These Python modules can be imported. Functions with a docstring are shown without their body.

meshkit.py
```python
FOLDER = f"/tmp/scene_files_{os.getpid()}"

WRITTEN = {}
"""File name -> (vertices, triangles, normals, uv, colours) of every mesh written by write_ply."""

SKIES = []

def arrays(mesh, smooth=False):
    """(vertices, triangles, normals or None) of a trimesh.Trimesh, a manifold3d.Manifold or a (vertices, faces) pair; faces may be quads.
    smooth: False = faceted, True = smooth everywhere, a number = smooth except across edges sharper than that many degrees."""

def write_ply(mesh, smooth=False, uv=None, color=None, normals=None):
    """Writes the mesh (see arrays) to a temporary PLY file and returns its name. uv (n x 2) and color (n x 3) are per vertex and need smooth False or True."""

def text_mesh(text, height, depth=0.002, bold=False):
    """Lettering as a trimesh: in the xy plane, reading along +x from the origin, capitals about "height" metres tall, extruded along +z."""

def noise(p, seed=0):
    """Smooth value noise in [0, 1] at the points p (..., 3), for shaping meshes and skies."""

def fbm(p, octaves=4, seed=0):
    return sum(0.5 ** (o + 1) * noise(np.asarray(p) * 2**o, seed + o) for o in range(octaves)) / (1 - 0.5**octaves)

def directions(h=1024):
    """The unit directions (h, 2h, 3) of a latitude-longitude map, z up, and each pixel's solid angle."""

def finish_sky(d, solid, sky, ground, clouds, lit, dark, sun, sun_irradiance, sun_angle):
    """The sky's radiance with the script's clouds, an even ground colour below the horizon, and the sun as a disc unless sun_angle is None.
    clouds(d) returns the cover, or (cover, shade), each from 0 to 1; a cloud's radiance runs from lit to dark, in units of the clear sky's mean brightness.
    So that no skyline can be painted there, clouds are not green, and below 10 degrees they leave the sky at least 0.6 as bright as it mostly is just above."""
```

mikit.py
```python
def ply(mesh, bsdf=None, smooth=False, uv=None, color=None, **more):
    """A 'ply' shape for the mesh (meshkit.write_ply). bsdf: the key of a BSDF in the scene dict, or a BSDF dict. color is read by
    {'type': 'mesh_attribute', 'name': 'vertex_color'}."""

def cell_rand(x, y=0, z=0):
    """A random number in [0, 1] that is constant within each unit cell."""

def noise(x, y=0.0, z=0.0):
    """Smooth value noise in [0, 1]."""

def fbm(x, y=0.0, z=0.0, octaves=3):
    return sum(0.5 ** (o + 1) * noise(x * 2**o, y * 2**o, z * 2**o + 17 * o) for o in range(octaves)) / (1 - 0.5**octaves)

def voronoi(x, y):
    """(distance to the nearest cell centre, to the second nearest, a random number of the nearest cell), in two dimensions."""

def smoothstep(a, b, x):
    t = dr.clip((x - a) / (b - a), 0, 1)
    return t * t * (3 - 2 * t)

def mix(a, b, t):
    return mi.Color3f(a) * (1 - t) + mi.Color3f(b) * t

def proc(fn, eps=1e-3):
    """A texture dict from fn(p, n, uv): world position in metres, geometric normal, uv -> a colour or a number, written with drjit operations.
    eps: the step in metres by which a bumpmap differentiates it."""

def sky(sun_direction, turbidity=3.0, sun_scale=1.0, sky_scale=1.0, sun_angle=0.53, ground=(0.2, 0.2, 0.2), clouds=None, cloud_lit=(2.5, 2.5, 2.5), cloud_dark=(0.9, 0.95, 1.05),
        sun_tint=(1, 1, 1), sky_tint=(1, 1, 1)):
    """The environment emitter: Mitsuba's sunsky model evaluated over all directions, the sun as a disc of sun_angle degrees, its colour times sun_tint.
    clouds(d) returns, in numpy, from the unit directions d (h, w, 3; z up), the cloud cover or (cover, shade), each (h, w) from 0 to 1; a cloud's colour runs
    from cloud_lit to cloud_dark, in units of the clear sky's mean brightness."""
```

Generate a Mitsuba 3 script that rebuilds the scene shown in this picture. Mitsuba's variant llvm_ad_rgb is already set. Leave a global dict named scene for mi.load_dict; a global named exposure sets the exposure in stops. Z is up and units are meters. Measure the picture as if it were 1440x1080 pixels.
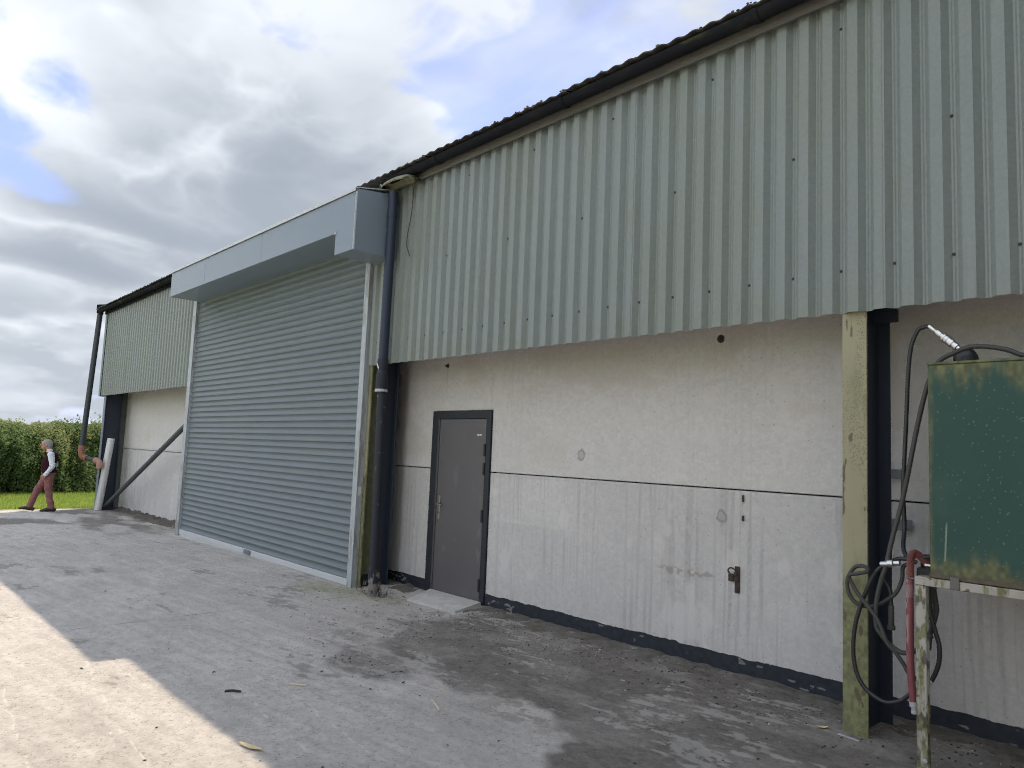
import math, random
import numpy as np
import trimesh
import drjit as dr
import mitsuba as mi
import mikit, meshkit
from mikit import proc, noise, fbm, voronoi, cell_rand, smoothstep, mix
from manifold3d import Manifold, CrossSection
from shapely.geometry import Polygon, box as sbox
from shapely.ops import unary_union

T = mi.ScalarTransform4f
scene, labels = {}, {}
rng = np.random.default_rng(7)
random.seed(7)

# ------------------------------------------------------------------ camera, sky, exposure
CAM_R = np.array([[0.67978073, 0.73223034, 0.04167611],
                  [-0.04167818, 0.0953007, -0.99457564],
                  [-0.73223022, 0.67435637, 0.09530161]])
CAM_P = np.array([0.0, 0.0, 1.67])
FOV = 2 * math.degrees(math.atan(720 / 1027.2343679))
scene['camera'] = {'type': 'perspective', 'fov': FOV, 'fov_axis': 'x', 'near_clip': 0.05, 'far_clip': 3000.0,
                   'to_world': T().look_at(origin=CAM_P.tolist(), target=(CAM_P + CAM_R[2]).tolist(), up=(-CAM_R[1]).tolist())}
SUN = (-0.255, 0.559, 1.0)


def toward(px, py):
    v = np.array([(px - 720) / 1027.234, (py - 540) / 1027.234, 1.0]) @ CAM_R
    return v / np.linalg.norm(v)


def clouds(d):
    x, y, z = d[..., 0], d[..., 1], np.maximum(d[..., 2], 0.0)
    k = 1.0 / (z + 0.30)
    q = np.stack([x * k, y * k, z * 0.9], -1)
    warp = np.stack([meshkit.fbm(q * 2.0 + o, 4, 5) - 0.5 for o in (3.1, 9.7, 15.3)], -1)

    def billow(p, octaves, seed):                                 # rounded heads with creases between them
        return sum(0.55 ** o * np.abs(2 * meshkit.noise(p * 2.03 ** o + 7.3 * o, seed + o) - 1) for o in range(octaves)) / sum(0.55 ** o for o in range(octaves))

    q2 = q + warp * 0.42
    big = meshkit.fbm(q2 * 1.35 + 11.0, 5, SEED)
    heads = 1 - billow(q2 * 3.1 + 5.0, 7, 33)
    low = np.clip((0.36 - z) / 0.34, 0, 1)                       # towards the horizon one looks along the cloud layer and sees more of it
    dw = d + warp * np.array([0.34, 0.34, 0.26])
    near = lambda px, py, w: np.exp(-(1 - np.clip((dw @ toward(px, py)) / np.linalg.norm(dw, axis=-1), -1, 1)) / (w * w / 2))
    body = big * 0.62 + (heads - 0.62) * 0.62 + 0.20 + low * 0.13
    body = body + 0.20 * near(380, 180, 0.20) + 0.12 * near(560, 160, 0.09) + 0.10 * near(180, 360, 0.24)     # the big heap over the shutter
    body = body - 0.25 * near(662, 110, 0.08) - 0.16 * near(30, 150, 0.07) - 0.05 * near(90, 60, 0.15) - 0.12 * near(790, 20, 0.10)     # and the gaps beside it
    cover = np.clip((body - 0.40) / 0.14, 0, 1)
    veil = meshkit.fbm(q2 * np.array([1.8, 3.8, 1.0]) + 40.0, 7, 71)
    cover = np.maximum(cover, 0.80 * np.clip((veil - 0.36) / 0.30, 0, 1))
    depth = np.clip((body - 0.46) / 0.30, 0, 1)
    under = meshkit.fbm(q2 * np.array([2.6, 2.6, 3.6]) + 60.0, 6, 90)
    sunward = 0.6 * (x * SUN[0] + y * SUN[1]) / math.hypot(SUN[0], SUN[1]) + 0.55 * (d @ (np.array(SUN) / np.linalg.norm(SUN)))        # clouds towards the sun turn their shaded sides to us, those opposite their lit ones, brightened to light the shaded wall
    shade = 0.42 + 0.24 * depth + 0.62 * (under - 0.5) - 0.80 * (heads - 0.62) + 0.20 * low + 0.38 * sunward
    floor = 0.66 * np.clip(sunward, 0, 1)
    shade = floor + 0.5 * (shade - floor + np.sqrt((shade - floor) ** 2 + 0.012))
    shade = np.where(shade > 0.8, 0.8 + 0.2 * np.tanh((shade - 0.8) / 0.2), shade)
    return cover, shade


SEED = 15
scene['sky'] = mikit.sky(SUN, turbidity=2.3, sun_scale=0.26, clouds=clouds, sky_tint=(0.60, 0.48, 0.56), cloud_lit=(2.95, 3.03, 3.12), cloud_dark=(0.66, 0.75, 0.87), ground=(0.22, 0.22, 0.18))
exposure = 3.65


# ------------------------------------------------------------------ helpers
def box(x0, x1, y0, y1, z0, z1, c=0.0):
    """A box; with c, its edges are bevelled by c."""
    if c <= 0:
        return trimesh.creation.box(bounds=[[x0, y0, z0], [x1, y1, z1]])
    e = np.array([[x0, y0, z0], [x1, y1, z1]], float)
    pts = []
    for i in (0, 1):
        for j in (0, 1):
            for k in (0, 1):
                p = np.array([e[i, 0], e[j, 1], e[k, 2]])
                s = np.array([1 - 2 * i, 1 - 2 * j, 1 - 2 * k]) * c
                for a in range(3):
                    q = p + s
                    q[a] = p[a]
                    pts.append(q)
    return trimesh.convex.convex_hull(np.array(pts))


def cat(*m):
    m = [x for x in (m[0] if len(m) == 1 and isinstance(m[0], (list, tuple)) else m)]
    return trimesh.util.concatenate(m)


def spline(pts, n=8):
    """Catmull-Rom through the points."""
    p = np.asarray(pts, float)
    p = np.vstack([2 * p[0] - p[1], p, 2 * p[-1] - p[-2]])
    out = []
    for i in range(1, len(p) - 2):
        t = np.linspace(0, 1, n, endpoint=False)[:, None]
        a, b, c, d = p[i - 1], p[i], p[i + 1], p[i + 2]
        out.append(0.5 * ((2 * b) + (-a + c) * t + (2 * a - 5 * b + 4 * c - d) * t**2 + (-a + 3 * b - 3 * c + d) * t**3))
    return np.vstack(out + [p[-2][None]])


def tube(pts, r, sides=10, cap=True):
    """A swept tube along the points (radius r: a number or one per point), parallel transported."""
    p = np.asarray(pts, float)
    n = len(p)
    r = np.broadcast_to(np.asarray(r, float), (n,))
    t = np.gradient(p, axis=0)
    t /= np.linalg.norm(t, axis=1, keepdims=True) + 1e-12
    a = np.cross(t[0], [0.3, 0.9, 0.2])
    a /= np.linalg.norm(a)
    A = np.zeros_like(p)
    for i in range(n):
        a = a - t[i] * (a @ t[i])
        a /= np.linalg.norm(a)
        A[i] = a
    B = np.cross(t, A)
    ang = np.arange(sides) * 2 * np.pi / sides
    v = p[:, None] + r[:, None, None] * (np.cos(ang)[None, :, None] * A[:, None] + np.sin(ang)[None, :, None] * B[:, None])
    v = v.reshape(-1, 3)
    f = []
    for i in range(n - 1):
        for j in range(sides):
            k = (j + 1) % sides
            f += [[i * sides + j, i * sides + k, (i + 1) * sides + k], [i * sides + j, (i + 1) * sides + k, (i + 1) * sides + j]]
    if cap:
        v = np.vstack([v, p[:1], p[-1:]])
        for j in range(sides):
            k = (j + 1) % sides
            f += [[len(v) - 2, k, j], [len(v) - 1, (n - 1) * sides + j, (n - 1) * sides + k]]
    return trimesh.Trimesh(v, np.array(f), process=False)


def pipe(p0, p1, r0, r1=None, wall=0.006, sides=20):
    """An open pipe with a wall, from p0 to p1."""
    r1 = r0 if r1 is None else r1
    p0, p1 = np.array(p0, float), np.array(p1, float)
    o = tube([p0, p1], [r0, r1], sides, False)
    i = tube([p0, p1], [r0 - wall, r1 - wall], sides, False)
    i.invert()
    rings = []
    for base in (0, sides):
        v = np.vstack([o.vertices[base:base + sides], i.vertices[base:base + sides]])
        f = []
        for j in range(sides):
            k = (j + 1) % sides
            q = [[j, sides + k, k], [j, sides + j, sides + k]]
            f += q if base == 0 else [x[::-1] for x in q]
        rings.append(trimesh.Trimesh(v, np.array(f), process=False))
    return cat([o, i] + rings)


def prism_x(poly, x0, x1):
    """Extrudes a closed (y, z) outline along x."""
    m = trimesh.creation.extrude_polygon(Polygon(poly), x1 - x0, engine='earcut')
    v = m.vertices.copy()
    m.vertices = np.column_stack([v[:, 2] + x0, v[:, 0], v[:, 1]])
    return m


def prism_y(poly, y0, y1):
    """Extrudes an (x, z) polygon (shapely or outline) along y."""
    g = poly if hasattr(poly, 'area') else Polygon(poly)
    parts = []
    for q in getattr(g, 'geoms', [g]):
        m = trimesh.creation.extrude_polygon(q, y1 - y0, engine='earcut')
        v = m.vertices.copy()
        m.vertices = np.column_stack([v[:, 0], y1 - v[:, 2], v[:, 1]])
        parts.append(m)
    return cat(parts)


def sweep_z(profile, z0, z1, closed=False):
    """Raises an open (x, y) polyline into a sheet between z0 and z1 (normals to the right of the polyline)."""
    p = np.asarray(profile, float)
    n = len(p)
    v = np.vstack([np.column_stack([p, np.full(n, z0)]), np.column_stack([p, np.full(n, z1)])])
    f = []
    for i in range(n - 1):
        f += [[i, i + 1, n + i + 1], [i, n + i + 1, n + i]]
    return trimesh.Trimesh(v, np.array(f), process=False)


def lathe(profile, p, axis, sides=16):
    """Revolves (r, t) points about the axis through p."""
    pr = np.asarray(profile, float)
    axis = np.asarray(axis, float) / np.linalg.norm(axis)
    return tube(np.asarray(p, float) + pr[:, 1:2] * axis, np.maximum(pr[:, 0], 1e-4), sides)


def numbered(key):
    if key not in scene:
        return key
    k = 1
    while f'{key}_{k:03d}' in scene:
        k += 1
    return f'{key}_{k:03d}'


def put(key, mesh, bsdf, smooth=False, label=None, cat_=None, group=None, kind=None, M=None):
    key = numbered(key)
    d = mesh if isinstance(mesh, dict) else mikit.ply(mesh, bsdf, smooth=smooth)
    if M is not None:
        d = {**d, 'to_world': M}
    scene[key] = d
    if label or kind or cat_ or group:
        e = {}
        if label: e['label'] = label
        if cat_: e['category'] = cat_
        if group: e['group'] = group
        if kind: e['kind'] = kind
        labels[key] = e
    return key


def root(key, label, cat_, group=None):
    labels[key] = {'label': label, 'category': cat_, **({'group': group} if group else {})}
    return key


def zg(x):
    return 0.0065 * (max(x, -20.0) + 18.5)


# ------------------------------------------------------------------ materials
def pr(name, col, rough=0.6, spec=0.5, metal=0.0, **k):
    base = col if isinstance(col, dict) else {'type': 'rgb', 'value': list(col)}
    rough = rough if isinstance(rough, dict) else float(rough)
    scene[name] = {'type': 'twosided', 'bsdf': {'type': 'principled', 'base_color': base, 'roughness': rough, 'specular': spec, 'metallic': metal, **k}}


def prb(name, col, rough, bump, scale, spec=0.4, eps=2e-3, **k):
    base = col if isinstance(col, dict) else {'type': 'rgb', 'value': list(col)}
    scene[name] = {'type': 'twosided', 'bsdf': {'type': 'bumpmap', 'arbitrary': proc(bump, eps), 'scale': scale,
                   'bsdf': {'type': 'principled', 'base_color': base, 'roughness': rough, 'specular': spec, **k}}}


def poly_dist(x, y, pts):
    d = mi.Float(1e3)
    for (ax, ay), (bx, by) in zip(pts[:-1], pts[1:]):
        ex, ey = bx - ax, by - ay
        t = dr.clip(((x - ax) * ex + (y - ay) * ey) / (ex * ex + ey * ey + 1e-9), 0, 1)
        d = dr.minimum(d, dr.sqrt(dr.square(x - ax - t * ex) + dr.square(y - ay - t * ey)))
    return d


CRACKS = [[(-9.89, 3.14), (-8.02, 2.86), (-6.4, 2.35), (-5.92, 2.32), (-5.57, 2.26), (-4.98, 2.12), (-4.35, 2.02), (-3.6, 1.97)],
          [(-5.15, 2.29), (-4.58, 2.27), (-4.38, 2.3), (-3.3, 2.18)],
          [(-6.19, 1.48), (-5.84, 1.47), (-5.31, 1.39), (-4.93, 1.35), (-4.2, 1.19)],
          [(-5.7, 0.94), (-5.11, 0.89), (-4.66, 0.86), (-4.0, 0.82)],
          [(-4.53, 1.3), (-4.33, 1.29), (-3.9, 1.27)]]


def wet_mask(x, y):
    """Where oily dirt darkens the concrete, ragged at its edge: along the wall right of the door, and a tongue in front of it."""
    n = fbm(x * 1.3 + 3.0, y * 1.6, 0.0, 4)
    n2 = noise(x * 9.0, y * 11.0, 2.0)
    edge = 3.12 - 0.75 * smoothstep(-3.3, -2.1, x)
    edge = edge + 0.75 * smoothstep(-5.0, -5.6, x)
    s = y - edge + (n - 0.5) * 0.85 + (n2 - 0.5) * 0.20
    m = smoothstep(-0.03, 0.16, s) * smoothstep(-5.95, -5.55, x + (n - 0.5) * 0.9)
    t = smoothstep(0.55, 0.15, dr.sqrt(dr.square((x + 4.75) / 1.0) + dr.square((y - 3.1) / 0.42)) + (n - 0.5) * 1.1 + (n2 - .5) * .35)
    return dr.maximum(m, t * 0.8)


def yard_color(p, n, uv):
    x, y = p.x, p.y
    broad = fbm(x * 0.35, y * 0.5, 1.0, 3)
    mid = fbm(x * 2.1, y * 2.7, 4.0, 3)
    grain = noise(x * 85.0, y * 85.0, 3.0)
    grain2 = fbm(x * 24.0, y * 30.0, 8.0, 2)
    brush = noise(x * 1.4 + y * 0.25, y * 26.0 - x * 3.0, 5.0)
    c = mix((0.282, 0.266, 0.246), (0.412, 0.39, 0.36), broad * 0.45 + mid * 0.55)
    blot = fbm(x * 7.0, y * 9.0, 31.0, 4)
    c = c * (0.64 + 0.18 * grain + 0.26 * grain2 + 0.18 * brush + 0.24 * blot)
    pit = smoothstep(0.66, 0.80, noise(x * 130.0, y * 130.0, 11.0) * 0.6 + 0.4 * noise(x * 47.0, y * 47.0, 12.0) + 0.06 * (mid - 0.5))
    c = c * (1 - 0.30 * pit)
    # dull dark scum patches in the open yard, and the trampled far end
    far = smoothstep(-11.5, -15.5, x) * smoothstep(0.44, 0.60, fbm(x * 0.6, y * 1.6, 9.0, 4))
    spot = smoothstep(0.64, 0.72, 0.6 * fbm(x * 1.3, y * 2.0, 12.0, 3) + 0.4 * fbm(x * 7.0 - y * 2.0, y * 15.0, 14.0, 3)) * (0.5 + 0.5 * grain2)
    c = mix(c, mi.Color3f(0.10, 0.093, 0.083) * (0.7 + 0.6 * grain2), dr.maximum(far * 0.75, spot * 0.6))
    w = wet_mask(x, y)
    dirt = mi.Color3f(0.112, 0.102, 0.091) * (0.30 + 0.45 * mid + 0.55 * grain2 + 0.35 * grain + 0.25 * blot)
    c = mix(c, dirt, w * (0.72 + 0.28 * smoothstep(0.35, 0.6, mid)))
    trod = smoothstep(2.55, 4.0, y + (fbm(x * 0.9 + 7.0, y * 1.2, 3.0, 4) - 0.5) * 2.6) * smoothstep(-7.6, -5.2, x + (mid - 0.5) * 2.0) * (1 - w)
    c = mix(c, dirt * 1.25, trod * smoothstep(0.40, 0.62, blot * 0.6 + grain2 * 0.4) * 0.75)
    # pale scuffs where the dirt has worn through, drawn out along the wall
    sc = 0.55 * fbm(x * 1.6 + y * 0.4, y * 3.0, 20.0, 3) + 0.45 * fbm(x * 5.0 + y * 1.2, y * 19.0 - x * 2.0, 23.0, 3)
    scuff = smoothstep(0.57, 0.68, sc + 0.22 * (blot - 0.5) + 0.14 * (grain2 - 0.5)) * smoothstep(0.30, 0.62, grain2 + 0.25 * grain)
    c = mix(c, (0.37, 0.36, 0.34), scuff * w * 0.45)
    # green algae round the shutter post and under the tank
    alg = smoothstep(0.9, 0.2, dr.sqrt(dr.square((x + 7.35) / 1.2) + dr.square((y - 4.35) / 0.55)) + (mid - 0.5) * 0.9)
    alg = dr.maximum(alg, smoothstep(0.8, 0.2, dr.sqrt(dr.square((x + 1.1) / 0.8) + dr.square((y - 4.25) / 0.28)) + (mid - 0.5) * 1.1))
    c = mix(c, mi.Color3f(0.20, 0.20, 0.115) * (0.6 + 0.8 * grain2), alg * 0.55)
    # lime-filled hairline cracks
    wob = (noise(x * 9.0, y * 9.0, 6.0) - 0.5) * 0.035
    k = mi.Float(0)
    for cr in CRACKS:
        k = dr.maximum(k, smoothstep(0.010, 0.002, poly_dist(x, y + wob, cr)))
    c = mix(c, (0.50, 0.485, 0.46), k * smoothstep(0.35, 0.65, grain2) * (1 - w) * 0.5)
    # the dark day joint square to the wall
    jd = poly_dist(x, y + 0.0, [(-7.02, -6.0), (-6.98, 1.9), (-7.03, 3.0), (-7.0, 4.4)]) + (noise(x * 20.0, y * 6.0, 61.0) - 0.5) * 0.012
    c = mix(c, (0.12, 0.113, 0.104), smoothstep(0.011, 0.003, jd) * smoothstep(0.36, 0.56, noise(y * 2.2, 5.0)) * 0.7)
    return c


def yard_bump(p, n, uv):
    x, y = p.x, p.y
    return 0.35 * noise(x * 85.0, y * 85.0, 3.0) + 0.9 * fbm(x * 24.0, y * 30.0, 8.0, 2) + 0.6 * noise(x * 1.4 + y * 0.25, y * 26.0 - x * 3.0, 5.0) + 2.0 * fbm(x * 4.0, y * 4.0, 2.0, 2)


prb('m_yard', proc(yard_color), 0.85, yard_bump, 0.0032, spec=0.25, eps=3e-3)


def panel_color(p, n, uv):
    x, z = p.x, p.z
    broad = fbm(x * 0.8, z * 1.1, 2.0, 3)
    cast = fbm(x * 3.0, z * 3.4, 7.0, 3)
    grain = noise(x * 110.0, z * 110.0, 3.0)
    rub = fbm(x * 26.0, z * 34.0, 1.0, 2)
    c = mix((0.525, 0.515, 0.495), (0.59, 0.58, 0.56), 0.5 * broad + 0.5 * cast)
    lower = smoothstep(1.47, 1.45, z)
    c = mix(c, mix((0.47, 0.462, 0.45), (0.545, 0.537, 0.522), 0.35 * broad + 0.65 * cast), lower)
    c = c * (0.87 + 0.11 * grain + 0.15 * rub)
    # rain streaks, fine and long, mostly on the lower panel right of the middle
    st = noise(x * 58.0 + 0.8 * noise(z * 3.0, x * 2.0), z * 1.3, 4.0) * 0.65 + 0.35 * noise(x * 21.0, z * 0.8, 9.0)
    zone = smoothstep(0.42, 0.62, fbm(x * 0.9 + 4.0, z * 0.5, 30.0, 2) + 0.16 * lower)
    c = c * (1 - 0.18 * smoothstep(0.52, 0.78, st) * zone * (0.25 + 0.75 * lower) * (0.4 + 0.6 * smoothstep(0.3, 0.6, rub)))
    pale = smoothstep(0.64, 0.76, fbm(x * 5.0, z * 3.2, 50.0, 4))
    c = mix(c, (0.60, 0.585, 0.56), pale * 0.55)
    # blowholes and grime flecks
    v1, _, vr = voronoi(x * 17.0, z * 17.0)
    c = mix(c, (0.12, 0.115, 0.105), smoothstep(0.13, 0.05, v1) * smoothstep(0.90, 0.95, vr) * 0.45)
    # the repaired square left of the middle, the made-good anchor holes, rust below the old fixings
    rect = smoothstep(-5.82, -5.78, x) * smoothstep(-4.52, -4.56, x) * smoothstep(0.96, 0.985, z) * smoothstep(1.44, 1.42, z)
    c = mix(c, c * 1.12, rect * 0.6)
    edge = rect * smoothstep(0.03, 0.0, dr.abs(z - 0.985)) * smoothstep(0.3, 0.6, rub)
    c = mix(c, (0.58, 0.565, 0.54), edge * 0.6)
    for cx, cz, r in ((-4.59, 1.69, 0.040), (-3.11, 1.25, 0.036)):
        d = dr.sqrt(dr.square(x - cx) + dr.square((z - cz) * 0.85)) + (rub - 0.5) * 0.03
        c = mix(c, (0.20, 0.19, 0.175), smoothstep(0.016, 0.004, dr.abs(d - r)) * 0.6)
        c = mix(c, (0.30, 0.285, 0.26), smoothstep(r, r * 0.7, d) * 0.45)
    for cx, cz, wd, ln, s in ((-2.93, 1.42, 0.012, 0.30, 0.8), (-2.97, 0.70, 0.03, 0.55, 0.35), (-6.70, 2.62, 0.02, 0.25, 0.4), (-3.14, 2.62, 0.03, 0.2, 0.35), (-5.9, 2.5, 0.05, 0.5, 0.25)):
        m = smoothstep(wd, wd * 0.3, dr.abs(x - cx + (rub - 0.5) * 0.02)) * smoothstep(cz, cz - 0.02, z) * smoothstep(cz - ln, cz - ln * 0.3, z) * smoothstep(0.3, 0.6, noise(x * 40.0, z * 12.0, 77.0))
        c = mix(c, (0.22, 0.18, 0.14), m * s * 0.6)
    sm = smoothstep(0.34, 0.2, dr.abs(x + 3.42)) * smoothstep(0.05, 0.01, dr.abs(z - 0.78 - (x + 3.42) * 0.02)) * smoothstep(0.42, 0.6, noise(x * 30.0, z * 42.0, 6.0))
    c = mix(c, (0.25, 0.215, 0.17), sm * 0.55)
    oc = smoothstep(0.60, 0.74, fbm(x * 1.6 + 9.0, z * 2.4, 14.0, 4)) * smoothstep(1.5, 1.7, z)
    return mix(c, (0.48, 0.44, 0.37), oc * 0.35)


def panel_bump(p, n, uv):
    return 0.35 * noise(p.x * 110.0, p.z * 110.0, 3.0) + 0.8 * fbm(p.x * 26.0, p.z * 34.0, 1.0, 2) + 1.2 * fbm(p.x * 5.0, p.z * 6.0, 3.0, 2)


prb('m_panel', proc(panel_color), 0.82, panel_bump, 0.0035, spec=0.3, eps=2e-3)


def clad_color(p, n, uv):
    x, z = p.x, p.z
    streak = noise(x * 23.0, z * 0.8, 1.0) * 0.6 + 0.4 * noise(x * 60.0, z * 1.7, 4.0)
    blot = fbm(x * 1.1, z * 1.3, 6.0, 3)
    c = mix((0.180, 0.210, 0.205), (0.210, 0.240, 0.233), 0.55 * streak + 0.45 * blot)
    sheet = cell_rand(dr.floor(x / 0.951 + 0.2), 3.0)
    c = c * (0.965 + 0.07 * sheet)
    # green bloom, thicker on the sheets by the downpipe and along the cut edge
    alg = smoothstep(0.45, 0.75, fbm(x * 2.2, z * 0.9, 15.0, 4) + 0.24 * smoothstep(-5.6, -7.2, x) + 0.22 * smoothstep(2.95, 2.62, z))
    c = mix(c, (0.19, 0.212, 0.165), alg * 0.4)
    g = 0.6 * smoothstep(0.7, 0.85, noise(x * 38.0, z * 1.1, 22.0)) * smoothstep(3.4, 2.62, z + noise(x * 19.0, 3.0) * 0.5)
    c = mix(c, (0.15, 0.155, 0.12), g * 0.4)
    return c * (0.95 + 0.1 * noise(x * 90.0, z * 90.0, 2.0))


pr('m_clad', proc(clad_color), 0.42, 0.5)


def slat_color(p, n, uv):
    x, z = p.x, p.z
    s = cell_rand(dr.floor((z + 0.02) / 0.0875), 5.0)
    c = mi.Color3f(0.142, 0.172, 0.183) * (0.95 + 0.07 * s) * (0.95 + 0.10 * fbm(x * 3.0, z * 9.0, 2.0, 3))
    grime = smoothstep(0.52, 0.72, fbm(x * 1.6, z * 3.0, 3.0, 4)) * noise(x * 30.0, z * 60.0, 8.0)
    c = mix(c, (0.17, 0.18, 0.185), grime * 0.35)
    # old smears high up in the middle and near the right guide
    sm = smoothstep(0.42, 0.1, dr.sqrt(dr.square((x + 9.35) / 0.9) + dr.square((z - 3.1) / 0.32))) + smoothstep(0.42, 0.1, dr.sqrt(dr.square((x + 8.0) / 0.35) + dr.square((z - 2.9) / 0.3)))
    sm = sm * smoothstep(0.5, 0.62, noise(x * 16.0, z * 7.0, 31.0))
    return mix(c, (0.14, 0.15, 0.155), sm * 0.45)


pr('m_slat', proc(slat_color), 0.45, 0.35)
pr('m_alu', (0.48, 0.50, 0.51), 0.38, 0.6)


def guide_color(p, n, uv):
    g = fbm(p.x * 30.0 + p.y * 30.0, p.z * 14.0, 2.0, 3)
    c = mix((0.30, 0.335, 0.36), (0.40, 0.435, 0.455), g)
    m = smoothstep(0.55, 0.7, fbm(p.x * 22.0 + p.y * 31.0, p.z * 5.0, 9.0, 3) + 0.22 * smoothstep(0.7, 0.05, p.z + 0.5 * noise(p.z * 9.0, p.x * 30.0)))
    return mix(c, (0.24, 0.235, 0.20), m * 0.7)


pr('m_guide', proc(guide_color), 0.45, 0.5)


def hood_color(p, n, uv):
    st = noise(p.x * 20.0 + p.y * 20.0, p.z * 1.3, 4.0)
    c = mix((0.175, 0.218, 0.262), (0.195, 0.24, 0.284), fbm(p.x * 1.0, p.z * 2.0, p.y, 3))
    return mix(c, (0.19, 0.225, 0.26), smoothstep(0.66, 0.86, st) * smoothstep(0.4, 0.65, fbm(p.x * 1.4, p.z * 0.7, 5.0, 2)) * 0.22)


pr('m_hood', proc(hood_color), 0.33, 0.5)


def cream_color(p, n, uv):
    x, z = p.x + p.y, p.z
    c = mix((0.275, 0.262, 0.165), (0.335, 0.318, 0.21), fbm(x * 4.0, z * 2.0, 1.0, 3))
    up = fbm(x * 9.0, z * 2.4, 7.0, 4)
    alg = smoothstep(0.40, 0.70, up + 0.50 * smoothstep(1.75, 0.3, z + 0.9 * (noise(x * 6.0, z * 1.3, 3.0) - 0.5)) - 0.10)
    c = mix(c, mi.Color3f(0.155, 0.165, 0.075) * (0.65 + 0.7 * noise(x * 50.0, z * 40.0, 2.0)), alg * 0.85)
    # spotted black mould on the left of each face
    v1, _, vr = voronoi(x * 90.0, z * 75.0)
    patch = smoothstep(0.48, 0.66, fbm(x * 12.0 + 4.0, z * 1.6, 8.0, 3) + 0.16 * smoothstep(-1.84, -1.93, p.x))
    c = mix(c, (0.12, 0.11, 0.06), smoothstep(0.45, 0.2, v1) * smoothstep(0.35, 0.5, vr) * patch * 0.75)
    chip = smoothstep(0.70, 0.76, fbm(x * 20.0, z * 7.0, 19.0, 3))
    return mix(c, (0.10, 0.075, 0.05), chip * 0.85)


pr('m_cream', proc(cream_color), 0.6, 0.4)


def olive_color(p, n, uv):
    g = fbm(p.y * 8.0, p.z * 4.0, p.x, 3)
    return mix((0.085, 0.092, 0.048), (0.15, 0.155, 0.088), g) * (0.8 + 0.4 * noise(p.y * 40.0, p.z * 30.0, 1.0))


pr('m_olive', proc(olive_color), 0.7, 0.3)
pr('m_navy', (0.022, 0.030, 0.048), 0.45, 0.45)
pr('m_flange_blue', (0.20, 0.235, 0.275), 0.5, 0.4)
pr('m_frame', (0.016, 0.020, 0.027), 0.5, 0.4)


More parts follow.
